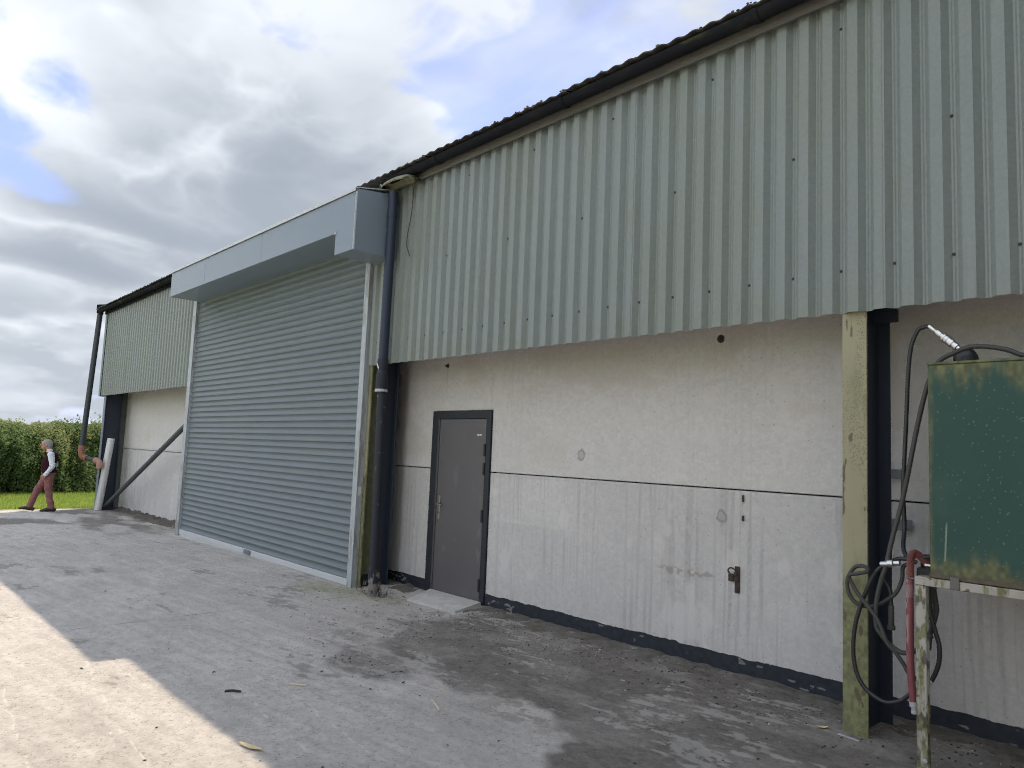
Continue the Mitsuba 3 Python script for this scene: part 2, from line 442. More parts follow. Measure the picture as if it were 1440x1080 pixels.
def door_color(p, n, uv):
    c = mi.Color3f(0.100, 0.096, 0.101) * (0.94 + 0.10 * fbm(p.x * 5.0, p.z * 3.0, 2.0, 3))
    return mix(c, (0.17, 0.165, 0.165), smoothstep(0.70, 0.80, fbm(p.x * 7.0, p.z * 5.0, 44.0, 4)) * 0.35)


pr('m_door', proc(door_color), 0.4, 0.5)


def plinth_color(p, n, uv):
    c = mi.Color3f(0.018, 0.023, 0.032) * (0.8 + 0.5 * noise(p.x * 30.0, p.z * 30.0, 2.0))
    chip = smoothstep(0.72, 0.77, fbm(p.x * 13.0, p.z * 26.0, 5.0, 4) + 0.03 * noise(p.x * 70.0, p.z * 70.0, 1.0))
    return mix(c, (0.22, 0.22, 0.21), chip * 0.75)


pr('m_plinth', proc(plinth_color), 0.6, 0.35)


def roof_color(p, n, uv):
    return mix((0.055, 0.054, 0.052), (0.13, 0.125, 0.11), fbm(p.x * 9.0, p.y * 9.0, p.z * 5.0, 4))


pr('m_roof', proc(roof_color), 0.9, 0.2)


def gutter_color(p, n, uv):
    c = mix((0.010, 0.012, 0.017), (0.026, 0.027, 0.030), fbm(p.x * 5.0, p.z * 14.0, p.y * 9.0, 4))
    return mix(c, (0.065, 0.07, 0.035), smoothstep(0.64, 0.76, fbm(p.x * 3.0, p.z * 9.0, 17.0, 4)) * 0.6)


pr('m_gutter', proc(gutter_color), 0.95, 0.1)


def moss_color(p, n, uv):
    g = fbm(p.x * 16.0, p.z * 26.0, p.y * 16.0, 4)
    c = mix((0.026, 0.030, 0.028), (0.085, 0.09, 0.042), smoothstep(0.35, 0.55, g))
    return mix(c, (0.26, 0.26, 0.18), smoothstep(0.60, 0.72, noise(p.x * 9.0, p.z * 13.0, 5.0)) * 0.8)


pr('m_moss', proc(moss_color), 0.9, 0.2)


def strip_color(p, n, uv):
    return mix((0.10, 0.098, 0.09), (0.165, 0.16, 0.145), fbm(p.x * 3.0, p.z * 30.0, 2.0, 4))


pr('m_strip', proc(strip_color), 0.7, 0.3)
pr('m_pipe', (0.022, 0.032, 0.058), 0.45, 0.4)


def oldpipe_color(p, n, uv):
    c = mi.Color3f(0.020, 0.024, 0.034)
    m = smoothstep(0.50, 0.66, fbm(p.x * 26.0 + p.y * 20.0, p.z * 16.0, 3.0, 4) + 0.5 * smoothstep(0.42, 0.10, p.z) - 0.22)
    return mix(c, (0.20, 0.19, 0.175), m)


pr('m_oldpipe', proc(oldpipe_color), 0.6, 0.35)
pr('m_farpipe', (0.030, 0.037, 0.042), 0.45, 0.45)
pr('m_shortpipe', (0.055, 0.075, 0.07), 0.45, 0.45)
pr('m_terracotta', (0.30, 0.135, 0.085), 0.5, 0.4)
pr('m_terracotta_pale', (0.40, 0.24, 0.185), 0.55, 0.4)
pr('m_galv_bright', (0.60, 0.61, 0.61), 0.4, 0.6, 0.2)
pr('m_galv', (0.40, 0.42, 0.435), 0.42, 0.6, 0.25)
pr('m_brace', (0.075, 0.088, 0.10), 0.55, 0.4)
pr('m_bracket', (0.20, 0.22, 0.245), 0.5, 0.5, 0.3)
pr('m_rust', (0.062, 0.050, 0.043), 0.85, 0.3)
pr('m_darkiron', (0.03, 0.03, 0.031), 0.6, 0.4)
pr('m_chrome', (0.62, 0.63, 0.64), 0.22, 0.6, 0.9)
pr('m_handle', (0.28, 0.28, 0.275), 0.28, 0.6, 0.9)
pr('m_white', (0.62, 0.62, 0.60), 0.5, 0.4)
pr('m_rubber', (0.020, 0.021, 0.023), 0.42, 0.5)
pr('m_rubber_dusty', (0.052, 0.052, 0.050), 0.55, 0.4)
pr('m_slab', proc(lambda p, n, uv: mi.Color3f(0.42, 0.41, 0.385) * (0.72 + 0.3 * fbm(p.x * 12.0, p.y * 12.0, 2.0, 3) + 0.2 * noise(p.x * 90.0, p.y * 90.0, 1.0))), 0.85, 0.25)


def tank_color(p, n, uv):
    x, z = p.x + p.y * 0.9, p.z
    c = mix((0.011, 0.051, 0.042), (0.016, 0.066, 0.052), fbm(x * 3.0, z * 3.0, 1.0, 3))
    jag = noise(x * 26.0, 2.0) * 0.6 + 0.4 * noise(x * 60.0, 7.0)
    run = fbm(x * 24.0, z * 5.0, 5.0, 3)
    top = smoothstep(2.05 + 0.0 * x, 2.22, z - 0.10 + 0.17 * (jag - 0.5) + 0.16 * (run - 0.5) + 0.05)
    bot = smoothstep(1.26, 1.15, z + 0.12 * (run - 0.5) + 0.08 * (jag - 0.5))
    left = smoothstep(-1.328, -1.362, p.x + 0.05 * (run - 0.5))
    gr = mi.Color3f(0.135, 0.135, 0.055) * (0.5 + 0.9 * noise(x * 55.0, z * 40.0, 3.0))
    c = mix(c, gr, dr.maximum(dr.maximum(top * 0.9, bot * 0.75), left * 0.6))
    rim = smoothstep(1.155, 1.135, z + 0.02 * (jag - 0.5))
    c = mix(c, mi.Color3f(0.085, 0.065, 0.045) * (0.6 + 0.8 * run), rim * 0.85)
    v1, _, vr = voronoi(x * 52.0 + 0.8 * noise(x * 40.0, z * 40.0), z * 46.0 + 0.8 * noise(x * 41.0, z * 39.0, 4.0))
    speck = smoothstep(0.24, 0.12, v1) * smoothstep(0.84, 0.93, vr + 0.12 * (fbm(x * 3.0, z * 2.0, 8.0, 2) - 0.3))
    c = mix(c, (0.11, 0.16, 0.115), speck * 0.6)
    scr = smoothstep(0.006, 0.002, dr.abs(x - 2.585 - (z - 1.3) * 0.05)) * smoothstep(1.20, 1.22, z) * smoothstep(1.42, 1.38, z)
    dull = smoothstep(0.52, 0.7, fbm(x * 2.0, z * 2.6, 33.0, 4))
    c = mix(c, (0.045, 0.085, 0.062), dull * 0.5)
    return mix(c, (0.25, 0.30, 0.24), scr * 0.7)


pr('m_tank', proc(tank_color), 0.5, 0.4)


def stand_color(p, n, uv):
    x, z = p.x + p.y, p.z
    c = mix((0.29, 0.275, 0.235), (0.41, 0.395, 0.35), fbm(x * 14.0, z * 10.0, 1.0, 3))
    m = smoothstep(0.52, 0.66, fbm(x * 34.0, z * 11.0, 9.0, 4) + 0.16 * smoothstep(0.85, 0.2, z) - 0.02)
    c = mix(c, mi.Color3f(0.13, 0.135, 0.05) * (0.5 + noise(x * 90.0, z * 60.0, 2.0)), m * 0.85)
    return mix(c, (0.05, 0.045, 0.035), smoothstep(0.66, 0.74, fbm(x * 30.0, z * 16.0, 40.0, 3)) * 0.8)


pr('m_stand', proc(stand_color), 0.6, 0.4)


def red_color(p, n, uv):
    c = mi.Color3f(0.205, 0.062, 0.070) * (0.85 + 0.3 * noise(p.x * 50.0, p.z * 30.0, 2.0))
    side = smoothstep(-1.480, -1.492, p.x + 0.006 * (noise(p.z * 14.0, 3.0) - 0.5))
    worn = side * smoothstep(0.42, 0.5, noise(p.x * 60.0, p.z * 34.0, 5.0)) * smoothstep(0.62, 0.8, p.z)
    c = mix(c, (0.36, 0.30, 0.29), worn * 0.8)
    top = smoothstep(1.07, 1.11, p.z)
    c = mix(c, mi.Color3f(0.20, 0.085, 0.075), top * 0.75)
    band = smoothstep(0.985, 0.99, p.z) * smoothstep(1.06, 1.055, p.z)
    return mix(c, (0.28, 0.22, 0.22), band * 0.55)


pr('m_red', proc(red_color), 0.5, 0.4)


def soil_color(p, n, uv):
    g = fbm(p.x * 16.0, p.y * 18.0, 3.0, 4)
    return mix((0.062, 0.056, 0.049), (0.175, 0.163, 0.145), g * 0.8 + 0.35 * noise(p.x * 90.0, p.y * 90.0, 1.0) - 0.1)


pr('m_soil', proc(soil_color), 0.95, 0.15)
pr('m_crumb', (0.055, 0.050, 0.045), 0.95, 0.2)
pr('m_chaff', (0.38, 0.36, 0.32), 0.9, 0.2)
pr('m_leaf_dry', (0.55, 0.46, 0.27), 0.7, 0.3)
pr('m_straw', (0.52, 0.48, 0.36), 0.7, 0.3)
pr('m_stone', (0.24, 0.23, 0.22), 0.9, 0.2)


def field_color(p, n, uv):
    return mix((0.11, 0.17, 0.035), (0.19, 0.26, 0.065), fbm(p.x * 1.7, p.y * 1.7, 1.0, 4)) * (0.7 + 0.6 * noise(p.x * 14.0, p.y * 14.0, 2.0))


pr('m_field', proc(field_color), 0.9, 0.2)
for i, c in enumerate(((0.31, 0.43, 0.085), (0.40, 0.50, 0.125), (0.47, 0.53, 0.19))):
    scene[f'm_grass_{i}'] = {'type': 'principledthin', 'base_color': {'type': 'rgb', 'value': list(c)}, 'roughness': 0.6, 'diff_trans': 1.0, 'eta': 1.4}
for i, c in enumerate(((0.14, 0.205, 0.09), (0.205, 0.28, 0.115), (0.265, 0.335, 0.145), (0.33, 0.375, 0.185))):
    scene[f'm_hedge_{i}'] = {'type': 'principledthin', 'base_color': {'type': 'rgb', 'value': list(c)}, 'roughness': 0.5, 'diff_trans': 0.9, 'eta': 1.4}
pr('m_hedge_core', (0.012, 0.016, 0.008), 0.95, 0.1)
pr('m_bark', (0.07, 0.055, 0.04), 0.9, 0.2)
pr('m_dark', (0.03, 0.03, 0.03), 0.9, 0.1)
pr('m_skin', (0.42, 0.235, 0.175), 0.5, 0.4)
pr('m_hair', (0.30, 0.295, 0.285), 0.7, 0.3)
pr('m_shirt', (0.66, 0.70, 0.78), 0.75, 0.3)
pr('m_vest', (0.030, 0.007, 0.012), 0.85, 0.2)
pr('m_trousers', proc(lambda p, n, uv: mix((0.20, 0.085, 0.085), (0.285, 0.135, 0.13), fbm(p.y * 14.0 + p.x * 14.0, p.z * 8.0, 2.0, 3))), 0.85, 0.2)
pr('m_shoe', (0.022, 0.017, 0.017), 0.5, 0.4)

# ------------------------------------------------------------------ setting: field, yard
YARD_X0 = -19.35


def grid_sheet(xs, ys, zf):
    X, Y = np.meshgrid(xs, ys, indexing='ij')
    v = np.column_stack([X.ravel(), Y.ravel(), zf(X, Y).ravel()])
    n, m = len(xs), len(ys)
    i, j = np.meshgrid(np.arange(n - 1), np.arange(m - 1), indexing='ij')
    a = (i * m + j).ravel()
    f = np.vstack([np.column_stack([a, a + m, a + m + 1]), np.column_stack([a, a + m + 1, a + 1])])
    return trimesh.Trimesh(v, f, process=False)


s = np.concatenate([[-900, -400, -150, -80], np.linspace(-50, 40, 60), [80, 150, 400, 900]])
put('field', grid_sheet(s, s, lambda X, Y: -0.11 + 0.0 * X), 'm_field', True, kind='structure', label='grassy field round the farm yard')
xs = np.concatenate([np.arange(YARD_X0, -0.5, 0.12), np.arange(-0.5, 18, 1.5)])
ys = np.concatenate([np.arange(-16, 0, 1.0), np.arange(0.0, 5.5, 0.12)])


def yard_z(X, Y):
    q = np.stack([X * 0.9, Y * 0.9, 0 * X], -1)
    return 0.0065 * (np.maximum(X, -20) + 18.5) + 0.012 * (meshkit.fbm(q, 3, 4) - 0.5)


yard = grid_sheet(xs, ys, yard_z)
put('concrete_yard', yard, 'm_yard', True, kind='structure', label='grey concrete farm yard with dirt along the shed wall')
rim = [(YARD_X0, y, float(yard_z(np.array(YARD_X0), np.array(y)))) for y in np.arange(-16, 5.6, 0.4)]
rim = np.array(rim)
v = np.vstack([rim, rim - [0.0, 0, 0.16]])
n = len(rim)
f = [[i, n + i, n + i + 1] for i in range(n - 1)] + [[i, n + i + 1, i + 1] for i in range(n - 1)]
put('concrete_yard__edge', trimesh.Trimesh(v, np.array(f), process=False), 'm_slab')

# ------------------------------------------------------------------ the shed
B = root('farm_shed', 'long grey-green clad farm shed with concrete panel walls and big roller shutter', 'shed')
PY = 5.15                      # face of the concrete panels
CL0 = 4.575                    # pan of the cladding
COLS = (-1.862, -7.475, -13.36, -18.99)
END_X = -19.36
RIGHT = 9.6


def panel(x0, x1, z0, z1, cut=None, key='wall_panel'):
    g = sbox(x0, z0, x1, z1)
    if cut:
        g = g.difference(sbox(*cut))
    c, parts = 0.006, []
    for q in getattr(g, 'geoms', [g]):
        inner = q.buffer(-c, join_style=2)
        parts += [prism_y(q, PY + c, PY + 0.14), prism_y(inner, PY, PY + c * 0.999)]
        o, i = np.array(q.exterior.coords), np.array(inner.exterior.coords)
        k = [int(np.argmin(np.hypot(*(i - p).T))) for p in o[:-1]]     # the bevel between the two outlines
        oo = np.column_stack([o[:-1, 0], np.full(len(k), PY + c), o[:-1, 1]])
        ii = np.column_stack([i[k][:, 0], np.full(len(k), PY), i[k][:, 1]])
        nn, fs = len(k), []
        for a in range(nn):
            b = (a + 1) % nn
            fs += [[a, b, nn + b], [a, nn + b, nn + a]]
        parts.append(trimesh.Trimesh(np.vstack([oo, ii]), np.array(fs), process=False))
    return put(f'{B}__{key}', cat(parts), 'm_panel')


D0, D1, DT = -6.905, -5.872, 2.13
J = 1.462
for x0, x1, j in ((COLS[0] + 0.004, 3.75, J), (3.76, RIGHT, J), (COLS[3] - 0.3, COLS[2] - 0.002, 1.41)):
    panel(x0, x1, -0.35, j)
    panel(x0, x1, j + 0.011, 3.0)
panel(-7.74, COLS[0] - 0.004, -0.35, J, (D0, -1, D1, 5))
panel(-7.74, COLS[0] - 0.004, J + 0.011, 3.0, (D0, -1, D1, DT))
# inner skin, gable walls, back wall (close the shed)
put(f'{B}__inner_lining', cat(box(-13.3, -7.6, PY + 0.5, PY + 0.52, -0.3, 4.6), box(D0 - .1, D1 + .1, PY + 0.16, PY + 0.2, -0.3, 2.3),
                              box(COLS[3] - 0.3, COLS[2], PY + 0.145, PY + 0.16, -0.3, 2.95), box(COLS[1], RIGHT, PY + 0.205, PY + 0.22, -0.3, 2.95)), 'm_dark')
gable = [(4.70, -0.3), (16.0, -0.3), (16.0, 4.8), (10.35, 6.0), (4.70, 4.72)]
put(f'{B}__gable_wall', prism_x(gable, END_X + 0.02, END_X + 0.05), 'm_clad')
put(f'{B}__gable_wall', prism_x(gable, RIGHT - 0.05, RIGHT - 0.02), 'm_clad')
put(f'{B}__back_wall', box(END_X, RIGHT, 16.0, 16.1, -0.3, 4.8), 'm_clad')

# black bitumen plinth: a thin coat with a ragged top edge
def plinth(x0, x1, h, key='plinth'):
    xs_ = np.linspace(x0, x1, max(8, int((x1 - x0) / 0.02)))
    q = np.stack([xs_ * 7, 0 * xs_, 0 * xs_], -1)
    q2 = np.stack([xs_ * 33, 0 * xs_ + 5, 0 * xs_], -1)
    tops = np.array([zg(a) for a in xs_]) + h + 0.016 * (meshkit.fbm(q, 3, 3) - 0.5) + 0.008 * (meshkit.noise(q2, 8) - 0.5)
    poly = [(xs_[0], -0.3)] + [(xs_[-1], -0.3)] + list(zip(xs_[::-1], tops[::-1]))
    return put(f'{B}__{key}', prism_y(Polygon(poly), PY - 0.005, PY + 0.004), 'm_plinth')


plinth(COLS[0] + 0.0, RIGHT, 0.118)
plinth(D1 + 0.004, COLS[0] - 0.0, 0.122)
plinth(-7.73, D0 - 0.004, 0.13)

# portal columns: each outer flange, web, inner flange
def column(x, hw, mats, top=2.72):
    k = put(f'{B}__column', box(x - 0.006, x + 0.006, 4.594, 4.945, -0.2, top), mats[1])
    put(k + '__outer_flange', box(x - hw, x + hw, 4.58, 4.594, -0.2, top, 0.002), mats[0])
    put(k + '__inner_flange', box(x - hw, x + hw, 4.945, 4.96, -0.2, top, 0.002), mats[2])
    return k


k = column(COLS[0], 0.0735, ('m_cream', 'm_navy', 'm_navy'))
labels[k] = {'label': 'steel column with mouldy cream face and dark sides'}
k = column(COLS[1], 0.0735, ('m_cream', 'm_olive', 'm_navy'))
put(k + '__base_coat', box(COLS[1] + 0.0065, COLS[1] + 0.010, 4.5945, 4.799, -0.1, 0.21), 'm_plinth')
put(k + '__angle', cat(box(COLS[1] + 0.0065, COLS[1] + 0.05, 4.80, 4.806, -0.1, 2.70), box(COLS[1] + 0.0065, COLS[1] + 0.012, 4.8065, 4.9445, -0.1, 2.70)), 'm_navy')
column(COLS[2], 0.0735, ('m_flange_blue', 'm_navy', 'm_navy'))
k = column(COLS[3], 0.0735, ('m_flange_blue', 'm_navy', 'm_navy'))
labels[k] = {'label': 'dark blue steel column at the end of the shed'}
put(k + '__base_plate', box(COLS[3] - 0.16, COLS[3] + 0.2, 4.66, 5.05, -0.02, 0.035, 0.004), 'm_navy')
# cleats that hold the panels to the columns
put(f'{B}__panel_cleat', cat(box(-1.90, -1.745, 5.098, 5.106, 1.615, 1.675, 0.002), box(-1.775, -1.755, 5.09, 5.098, 1.638, 1.652)), 'm_bracket')
put(f'{B}__panel_cleat', cat(box(-1.875, -1.715, 5.098, 5.106, 1.285, 1.355, 0.002), box(-1.745, -1.725, 5.088, 5.098, 1.305, 1.325)), 'm_bracket')
put(f'{B}__rail_cleat', cat(box(-1.855, -1.70, 4.85, 4.86, 2.60, 2.68, 0.003), box(-1.855, -1.70, 4.66, 4.86, 2.672, 2.68)), 'm_navy')
for z_ in (1.615, 1.305):
    put(f'{B}__panel_cleat', cat(box(-7.80, -7.715, PY - 0.05, PY - 0.003, z_ - 0.03, z_ + 0.035, 0.003), lathe([(0.014, 0), (0.014, 0.016), (0.0, 0.017)], (-7.745, PY - 0.05, z_), (0, -1, 0), 6)), 'm_galv')

# sheeting rails behind the cladding
for z_ in (2.78, 3.75, 4.60):
    for a, b in ((-7.41, RIGHT - 0.1), (END_X + 0.1, -13.3)):
        put(f'{B}__sheeting_rail', box(a, b, 4.60, 4.74, z_ - 0.03, z_ + 0.03), 'm_dark')

# box-profile cladding, one sheet of six ribs at a time
PITCH = 0.1585
CREST, WEB, PAN, DEEP = 0.064, 0.033, 0.0285, 0.039


def profile(nrib, lap=True):
    pts, x = [], 0.0
    for i in range(nrib):
        pts += [(x, -DEEP), (x + CREST, -DEEP), (x + CREST + WEB, 0), (x + CREST + WEB + PAN * 0.5 - 0.004, 0), (x + CREST + WEB + PAN * 0.5, -0.003), (x + CREST + WEB + PAN * 0.5 + 0.004, 0), (x + CREST + WEB + PAN, 0)]
        x += PITCH
    pts += [(x, -DEEP), (x + CREST * 0.8, -DEEP - 0.001)] if lap else [(x, -DEEP)]
    return pts


def sheet_mesh(nrib):
    # a soft radius is suggested by two extra points per fold
    pts = np.array(profile(nrib))
    m = sweep_z(pts, 0.0, 2.20)
    edge = sweep_z(pts + [0, 0.0018], 0.0, 2.20)
    edge.invert()
    n = len(pts)
    v = np.vstack([np.column_stack([pts, np.zeros(n)]), np.column_stack([pts + [0, 0.0018], np.zeros(n)])])
    f = []
    for i in range(n - 1):
        f += [[i, n + i + 1, i + 1], [i, n + i, n + i + 1]]
    return cat(m, edge, trimesh.Trimesh(v, np.array(f), process=False))


SHEET = mikit.ply(sheet_mesh(6), 'm_clad', smooth=False)
COVER = PITCH * 6
CLAD_Z = 2.632
x = -7.43
i = 0
while x < RIGHT - 0.3:
    tilt = rng.uniform(-0.0015, 0.0015)
    put(f'{B}__cladding_sheet', SHEET, None, M=T().translate([x, CL0 - 0.0012 * (i % 2) - 0.0006, CLAD_Z + rng.uniform(-0.003, 0.003)]).rotate([0, 1, 0], tilt * 10))
    x += COVER
    i += 1
x = END_X + 0.03
while x + COVER < -13.40:
    put(f'{B}__cladding_sheet', SHEET, None, M=T().translate([x, CL0 - 0.0012 * (i % 2) - 0.0006, CLAD_Z + rng.uniform(-0.003, 0.003)]))
    x += COVER
    i += 1
put(f'{B}__cladding_sheet', mikit.ply(sheet_mesh(int((-13.40 - x) / PITCH)), 'm_clad'), None, M=T().translate([x, CL0 - 0.0006, CLAD_Z]))
put(f'{B}__cladding_sheet', mikit.ply(sheet_mesh(36), 'm_clad'), None, M=T().translate([-13.55, CL0 + 0.05, 4.05]).scale([1, 1, 0.3]))
# corner flashing at the gable end
put(f'{B}__corner_flashing', cat(box(END_X - 0.012, END_X + 0.13, CL0 - DEEP - 0.010, CL0 - DEEP - 0.007, CLAD_Z - 0.01, 4.74), box(END_X - 0.012, END_X - 0.009, CL0 - DEEP - 0.007, 4.80, CLAD_Z - 0.01, 4.74)), 'm_clad')
# screws: small hexagon heads with dark washers
sc = []
def screw(x, z):
    y = CL0 - 0.003
    sc.append(lathe([(0.0095, 0), (0.0095, 0.003), (0.0055, 0.0032), (0.0055, 0.009), (0.0, 0.0092)], (x, y, z), (0, -1, 0), 8))
x = -7.43 + CREST + WEB + PAN * 0.25
kk = 0
while x < 2.0:
    if kk % 2 == 0: screw(x, 2.905)
    if kk % 6 == 2: screw(x, 3.725)
    if kk % 6 == 4: screw(x, 4.52)
    x += PITCH
    kk += 1
x = END_X + 0.03 + CREST + WEB + PAN * 0.25
kk = 0
while x < -13.4:
    if kk % 2 == 0: screw(x, 2.90)
    if kk % 6 == 2: screw(x, 3.72)
    x += PITCH
    kk += 1
put(f'{B}__cladding_screw', cat(sc), 'm_rust', kind='stuff')
# lip, gutter, roof: the eaves run very slightly down towards the far end
def eave(x):
    return 0.022 + 0.0062 * (np.asarray(x, float) + 2.6)


def drop(m):
    m.vertices[:, 2] += eave(m.vertices[:, 0])
    return m


put(f'{B}__eaves_strip', drop(cat(box(-7.43, RIGHT, 4.500, 4.510, 4.650, 4.775), box(-7.43, RIGHT, 4.486, 4.4995, 4.648, 4.656))), 'm_strip')
put(f'{B}__eaves_strip', drop(box(END_X, -13.2, 4.500, 4.510, 4.665, 4.775)), 'm_gutter')


def gutter(x0, x1, yc, zc, r, th=0.008, key='gutter', mat='m_gutter', sides=12):
    a = np.linspace(np.pi, 2 * np.pi, sides)
    o = [(yc + r * math.cos(t), zc + r * math.sin(t)) for t in a]
    i = [(yc + (r - th) * math.cos(t), zc + (r - th) * math.sin(t)) for t in a[::-1]]
    m = [prism_x(o + i, x0, x1)]
    x = x0 + 0.9
    while x < x1:                                                  # union collars and brackets
        c = [(yc + (r + 0.009) * math.cos(t), zc + (r + 0.009) * math.sin(t)) for t in a]
        ci = [(yc + (r - 0.002) * math.cos(t), zc + (r - 0.002) * math.sin(t)) for t in a[::-1]]
        m.append(prism_x(c + ci, x, x + 0.045))
        x += 1.83
    return put(f'{B}__{key}', drop(cat(m)), mat, 40)


gutter(-7.03, RIGHT, 4.425, 4.765, 0.062)
gutter(END_X - 0.14, -13.05, 4.425, 4.765, 0.062)
put(f'{B}__gutter_stop_end', drop(cat(box(END_X - 0.15, END_X - 0.135, 4.353, 4.497, 4.693, 4.772), lathe([(0.05, 0), (0.05, 0.05)], (END_X - 0.06, 4.425, 4.66), (0, 0, 1), 14))), 'm_gutter')
# corrugated fibre-cement roof sheets, 146 mm pitch
RP = 0.146

def roof_sheet(n=7):
    xs_ = np.linspace(0, RP * n + 0.05, n * 8 + 3)
    zc = 0.008 * np.cos(2 * np.pi * xs_ / RP)
    rows = []
    for (yy, zz) in ((4.335, 4.795), (10.4, 6.08)):
        rows.append(np.column_stack([xs_, np.full_like(xs_, yy), zz + zc]))
    top = np.vstack(rows)
    bot = top - [0, 0, 0.009]
    m = len(xs_)
    v = np.vstack([top, bot])
    f = []
    for i in range(m - 1):
        f += [[i, i + 1, m + i + 1], [i, m + i + 1, m + i]]
        a = 2 * m
        f += [[a + i, a + m + i + 1, a + i + 1], [a + i, a + m + i, a + m + i + 1]]
        f += [[i, a + i + 1, i + 1], [i, a + i, a + i + 1]]
    return trimesh.Trimesh(v, np.array(f), process=False)


RS = mikit.ply(roof_sheet(), 'm_roof', smooth=50)
rk = put(f'{B}__roof', box(END_X, RIGHT, 4.66, 10.3, 4.52, 4.56), 'm_dark')
x = END_X - 0.20
i = 0
while x < RIGHT:
    put(rk + '__roof_sheet', RS, None, M=T().translate([x, rng.uniform(-0.008, 0.008), 0.004 * (i % 2) + float(eave(x + 0.5))]))
    x += RP * 7
    i += 1
put(rk + '__back_slope', cat(prism_x([(10.38, 6.06), (16.3, 4.80), (16.3, 4.84), (10.38, 6.11)], END_X - 0.2, RIGHT)), 'm_roof')
put(rk + '__barge_board', prism_x([(4.36, 4.70), (10.35, 5.98), (10.35, 6.10), (4.36, 4.83)], END_X - 0.215, END_X - 0.20), 'm_gutter')
# moss and lichen tufts along the roof edge
tf = []
for _ in range(260):
    xx = rng.uniform(-19.4, 3.0)
    r_ = rng.uniform(0.004, 0.011)
    s_ = trimesh.creation.icosphere(1, r_)
    s_.apply_scale([rng.uniform(1, 2), 1, rng.uniform(.6, 1)])
    s_.apply_translation([xx, 4.335 + rng.uniform(0, 0.02), 4.80 + float(eave(xx)) + 0.009 * math.cos(2 * math.pi * (xx - END_X + .2) / RP)])
    tf.append(s_)
put(rk + '__moss', cat(tf), 'm_moss', kind='stuff')

# mossy gutter outlet that hangs by the hood
def outlet():
    n, sd = 26, 12
    u = np.linspace(0, 1, n)
    cx = -7.20 + 0.74 * u
    cz = 4.60 + 0.06 * np.sin(np.pi * (u * 0.9 + 0.05)) - 0.01 * u
    r = 0.075 * np.minimum(1, (0.16 + 3.2 * u)) * (1 - 0.25 * np.clip((u - 0.8) / 0.2, 0, 1))
    a = np.linspace(0.15, np.pi - 0.15, sd)
    v = np.array([[cx[i], 4.40 - r[i] * math.cos(t) * 1.1, cz[i] + r[i] * math.sin(t) * 0.9] for i in range(n) for t in a])
    v2 = v + [0, 0, -0.012]
    f = []
    for i in range(n - 1):
        for j in range(sd - 1):
            p = i * sd + j
            f += [[p, p + 1, p + sd + 1], [p, p + sd + 1, p + sd]]
    f = np.array(f)
    m = trimesh.Trimesh(np.vstack([v, v2]), np.vstack([f, f[:, ::-1] + len(v)]), process=False)
    m.vertices += (meshkit.fbm(m.vertices * 30, 3, 2)[:, None] - 0.5) * 0.012
    return m


put(f'{B}__gutter_outlet', outlet(), 'm_moss', 40, label='mossy sagging gutter outlet beside the shutter hood')
put(f'{B}__overflow_pipe', tube(spline([(-7.13, 4.40, 4.62), (-7.14, 4.40, 4.68), (-7.17, 4.40, 4.73)], 4), 0.010, 8), 'm_galv', 40)
# downpipe, upper length with collars, and the older cast pipe below it
dk = put(f'{B}__downpipe', cat(pipe((-6.925, 4.42, 4.58), (-6.940, 4.42, 2.45), 0.054), pipe((-6.9265, 4.42, 4.36), (-6.927, 4.42, 4.28), 0.059)), 'm_pipe', 40, label='dark blue plastic downpipe')
put(dk + '__socket', cat(pipe((-6.938, 4.42, 2.66), (-6.939, 4.42, 2.54), 0.061), pipe((-6.94, 4.42, 2.5), (-6.94, 4.42, 2.30), 0.066)), 'm_oldpipe', 40)
put(dk + '__torn_sticker', prism_y(Polygon([(-6.965, 2.60), (-6.94, 2.56), (-6.91, 2.535), (-6.925, 2.57), (-6.95, 2.61)]), 4.357, 4.3585), 'm_white')
put(dk + '__collar', cat(pipe((-6.94, 4.42, 2.325), (-6.94, 4.42, 2.295), 0.071), box(-7.02, -6.86, 4.40, 4.44, 2.298, 2.322)), 'm_galv', 40)
put(f'{B}__lower_pipe', cat(pipe((-6.94, 4.43, 2.32), (-6.93, 4.46, 0.05), 0.05), pipe((-6.932, 4.457, 0.34), (-6.93, 4.46, 0.22), 0.062)), 'm_oldpipe', 40, label='old black drain pipe with flaking base')
# loose cable by the outlet
put(f'{B}__cable', tube(spline([(-6.67, 4.52, 4.60), (-6.684, 4.515, 4.303), (-6.73, 4.51, 4.067), (-6.732, 4.51, 3.945), (-6.664, 4.512, 3.811)], 6), 0.005, 6), 'm_rubber', 40)
# jamb post beside the guide
put(f'{B}__jamb_post', box(-7.478, -7.400, 4.576, 4.5785, -0.1, 2.63), 'm_cream')

# diagonal brace in the left bay
put(f'{B}__brace', tube([(-18.75, 4.75, 0.10), (-13.32, 4.75, 2.20)], 0.048, 16), 'm_brace', 40, label='dark diagonal steel brace across the far bay')
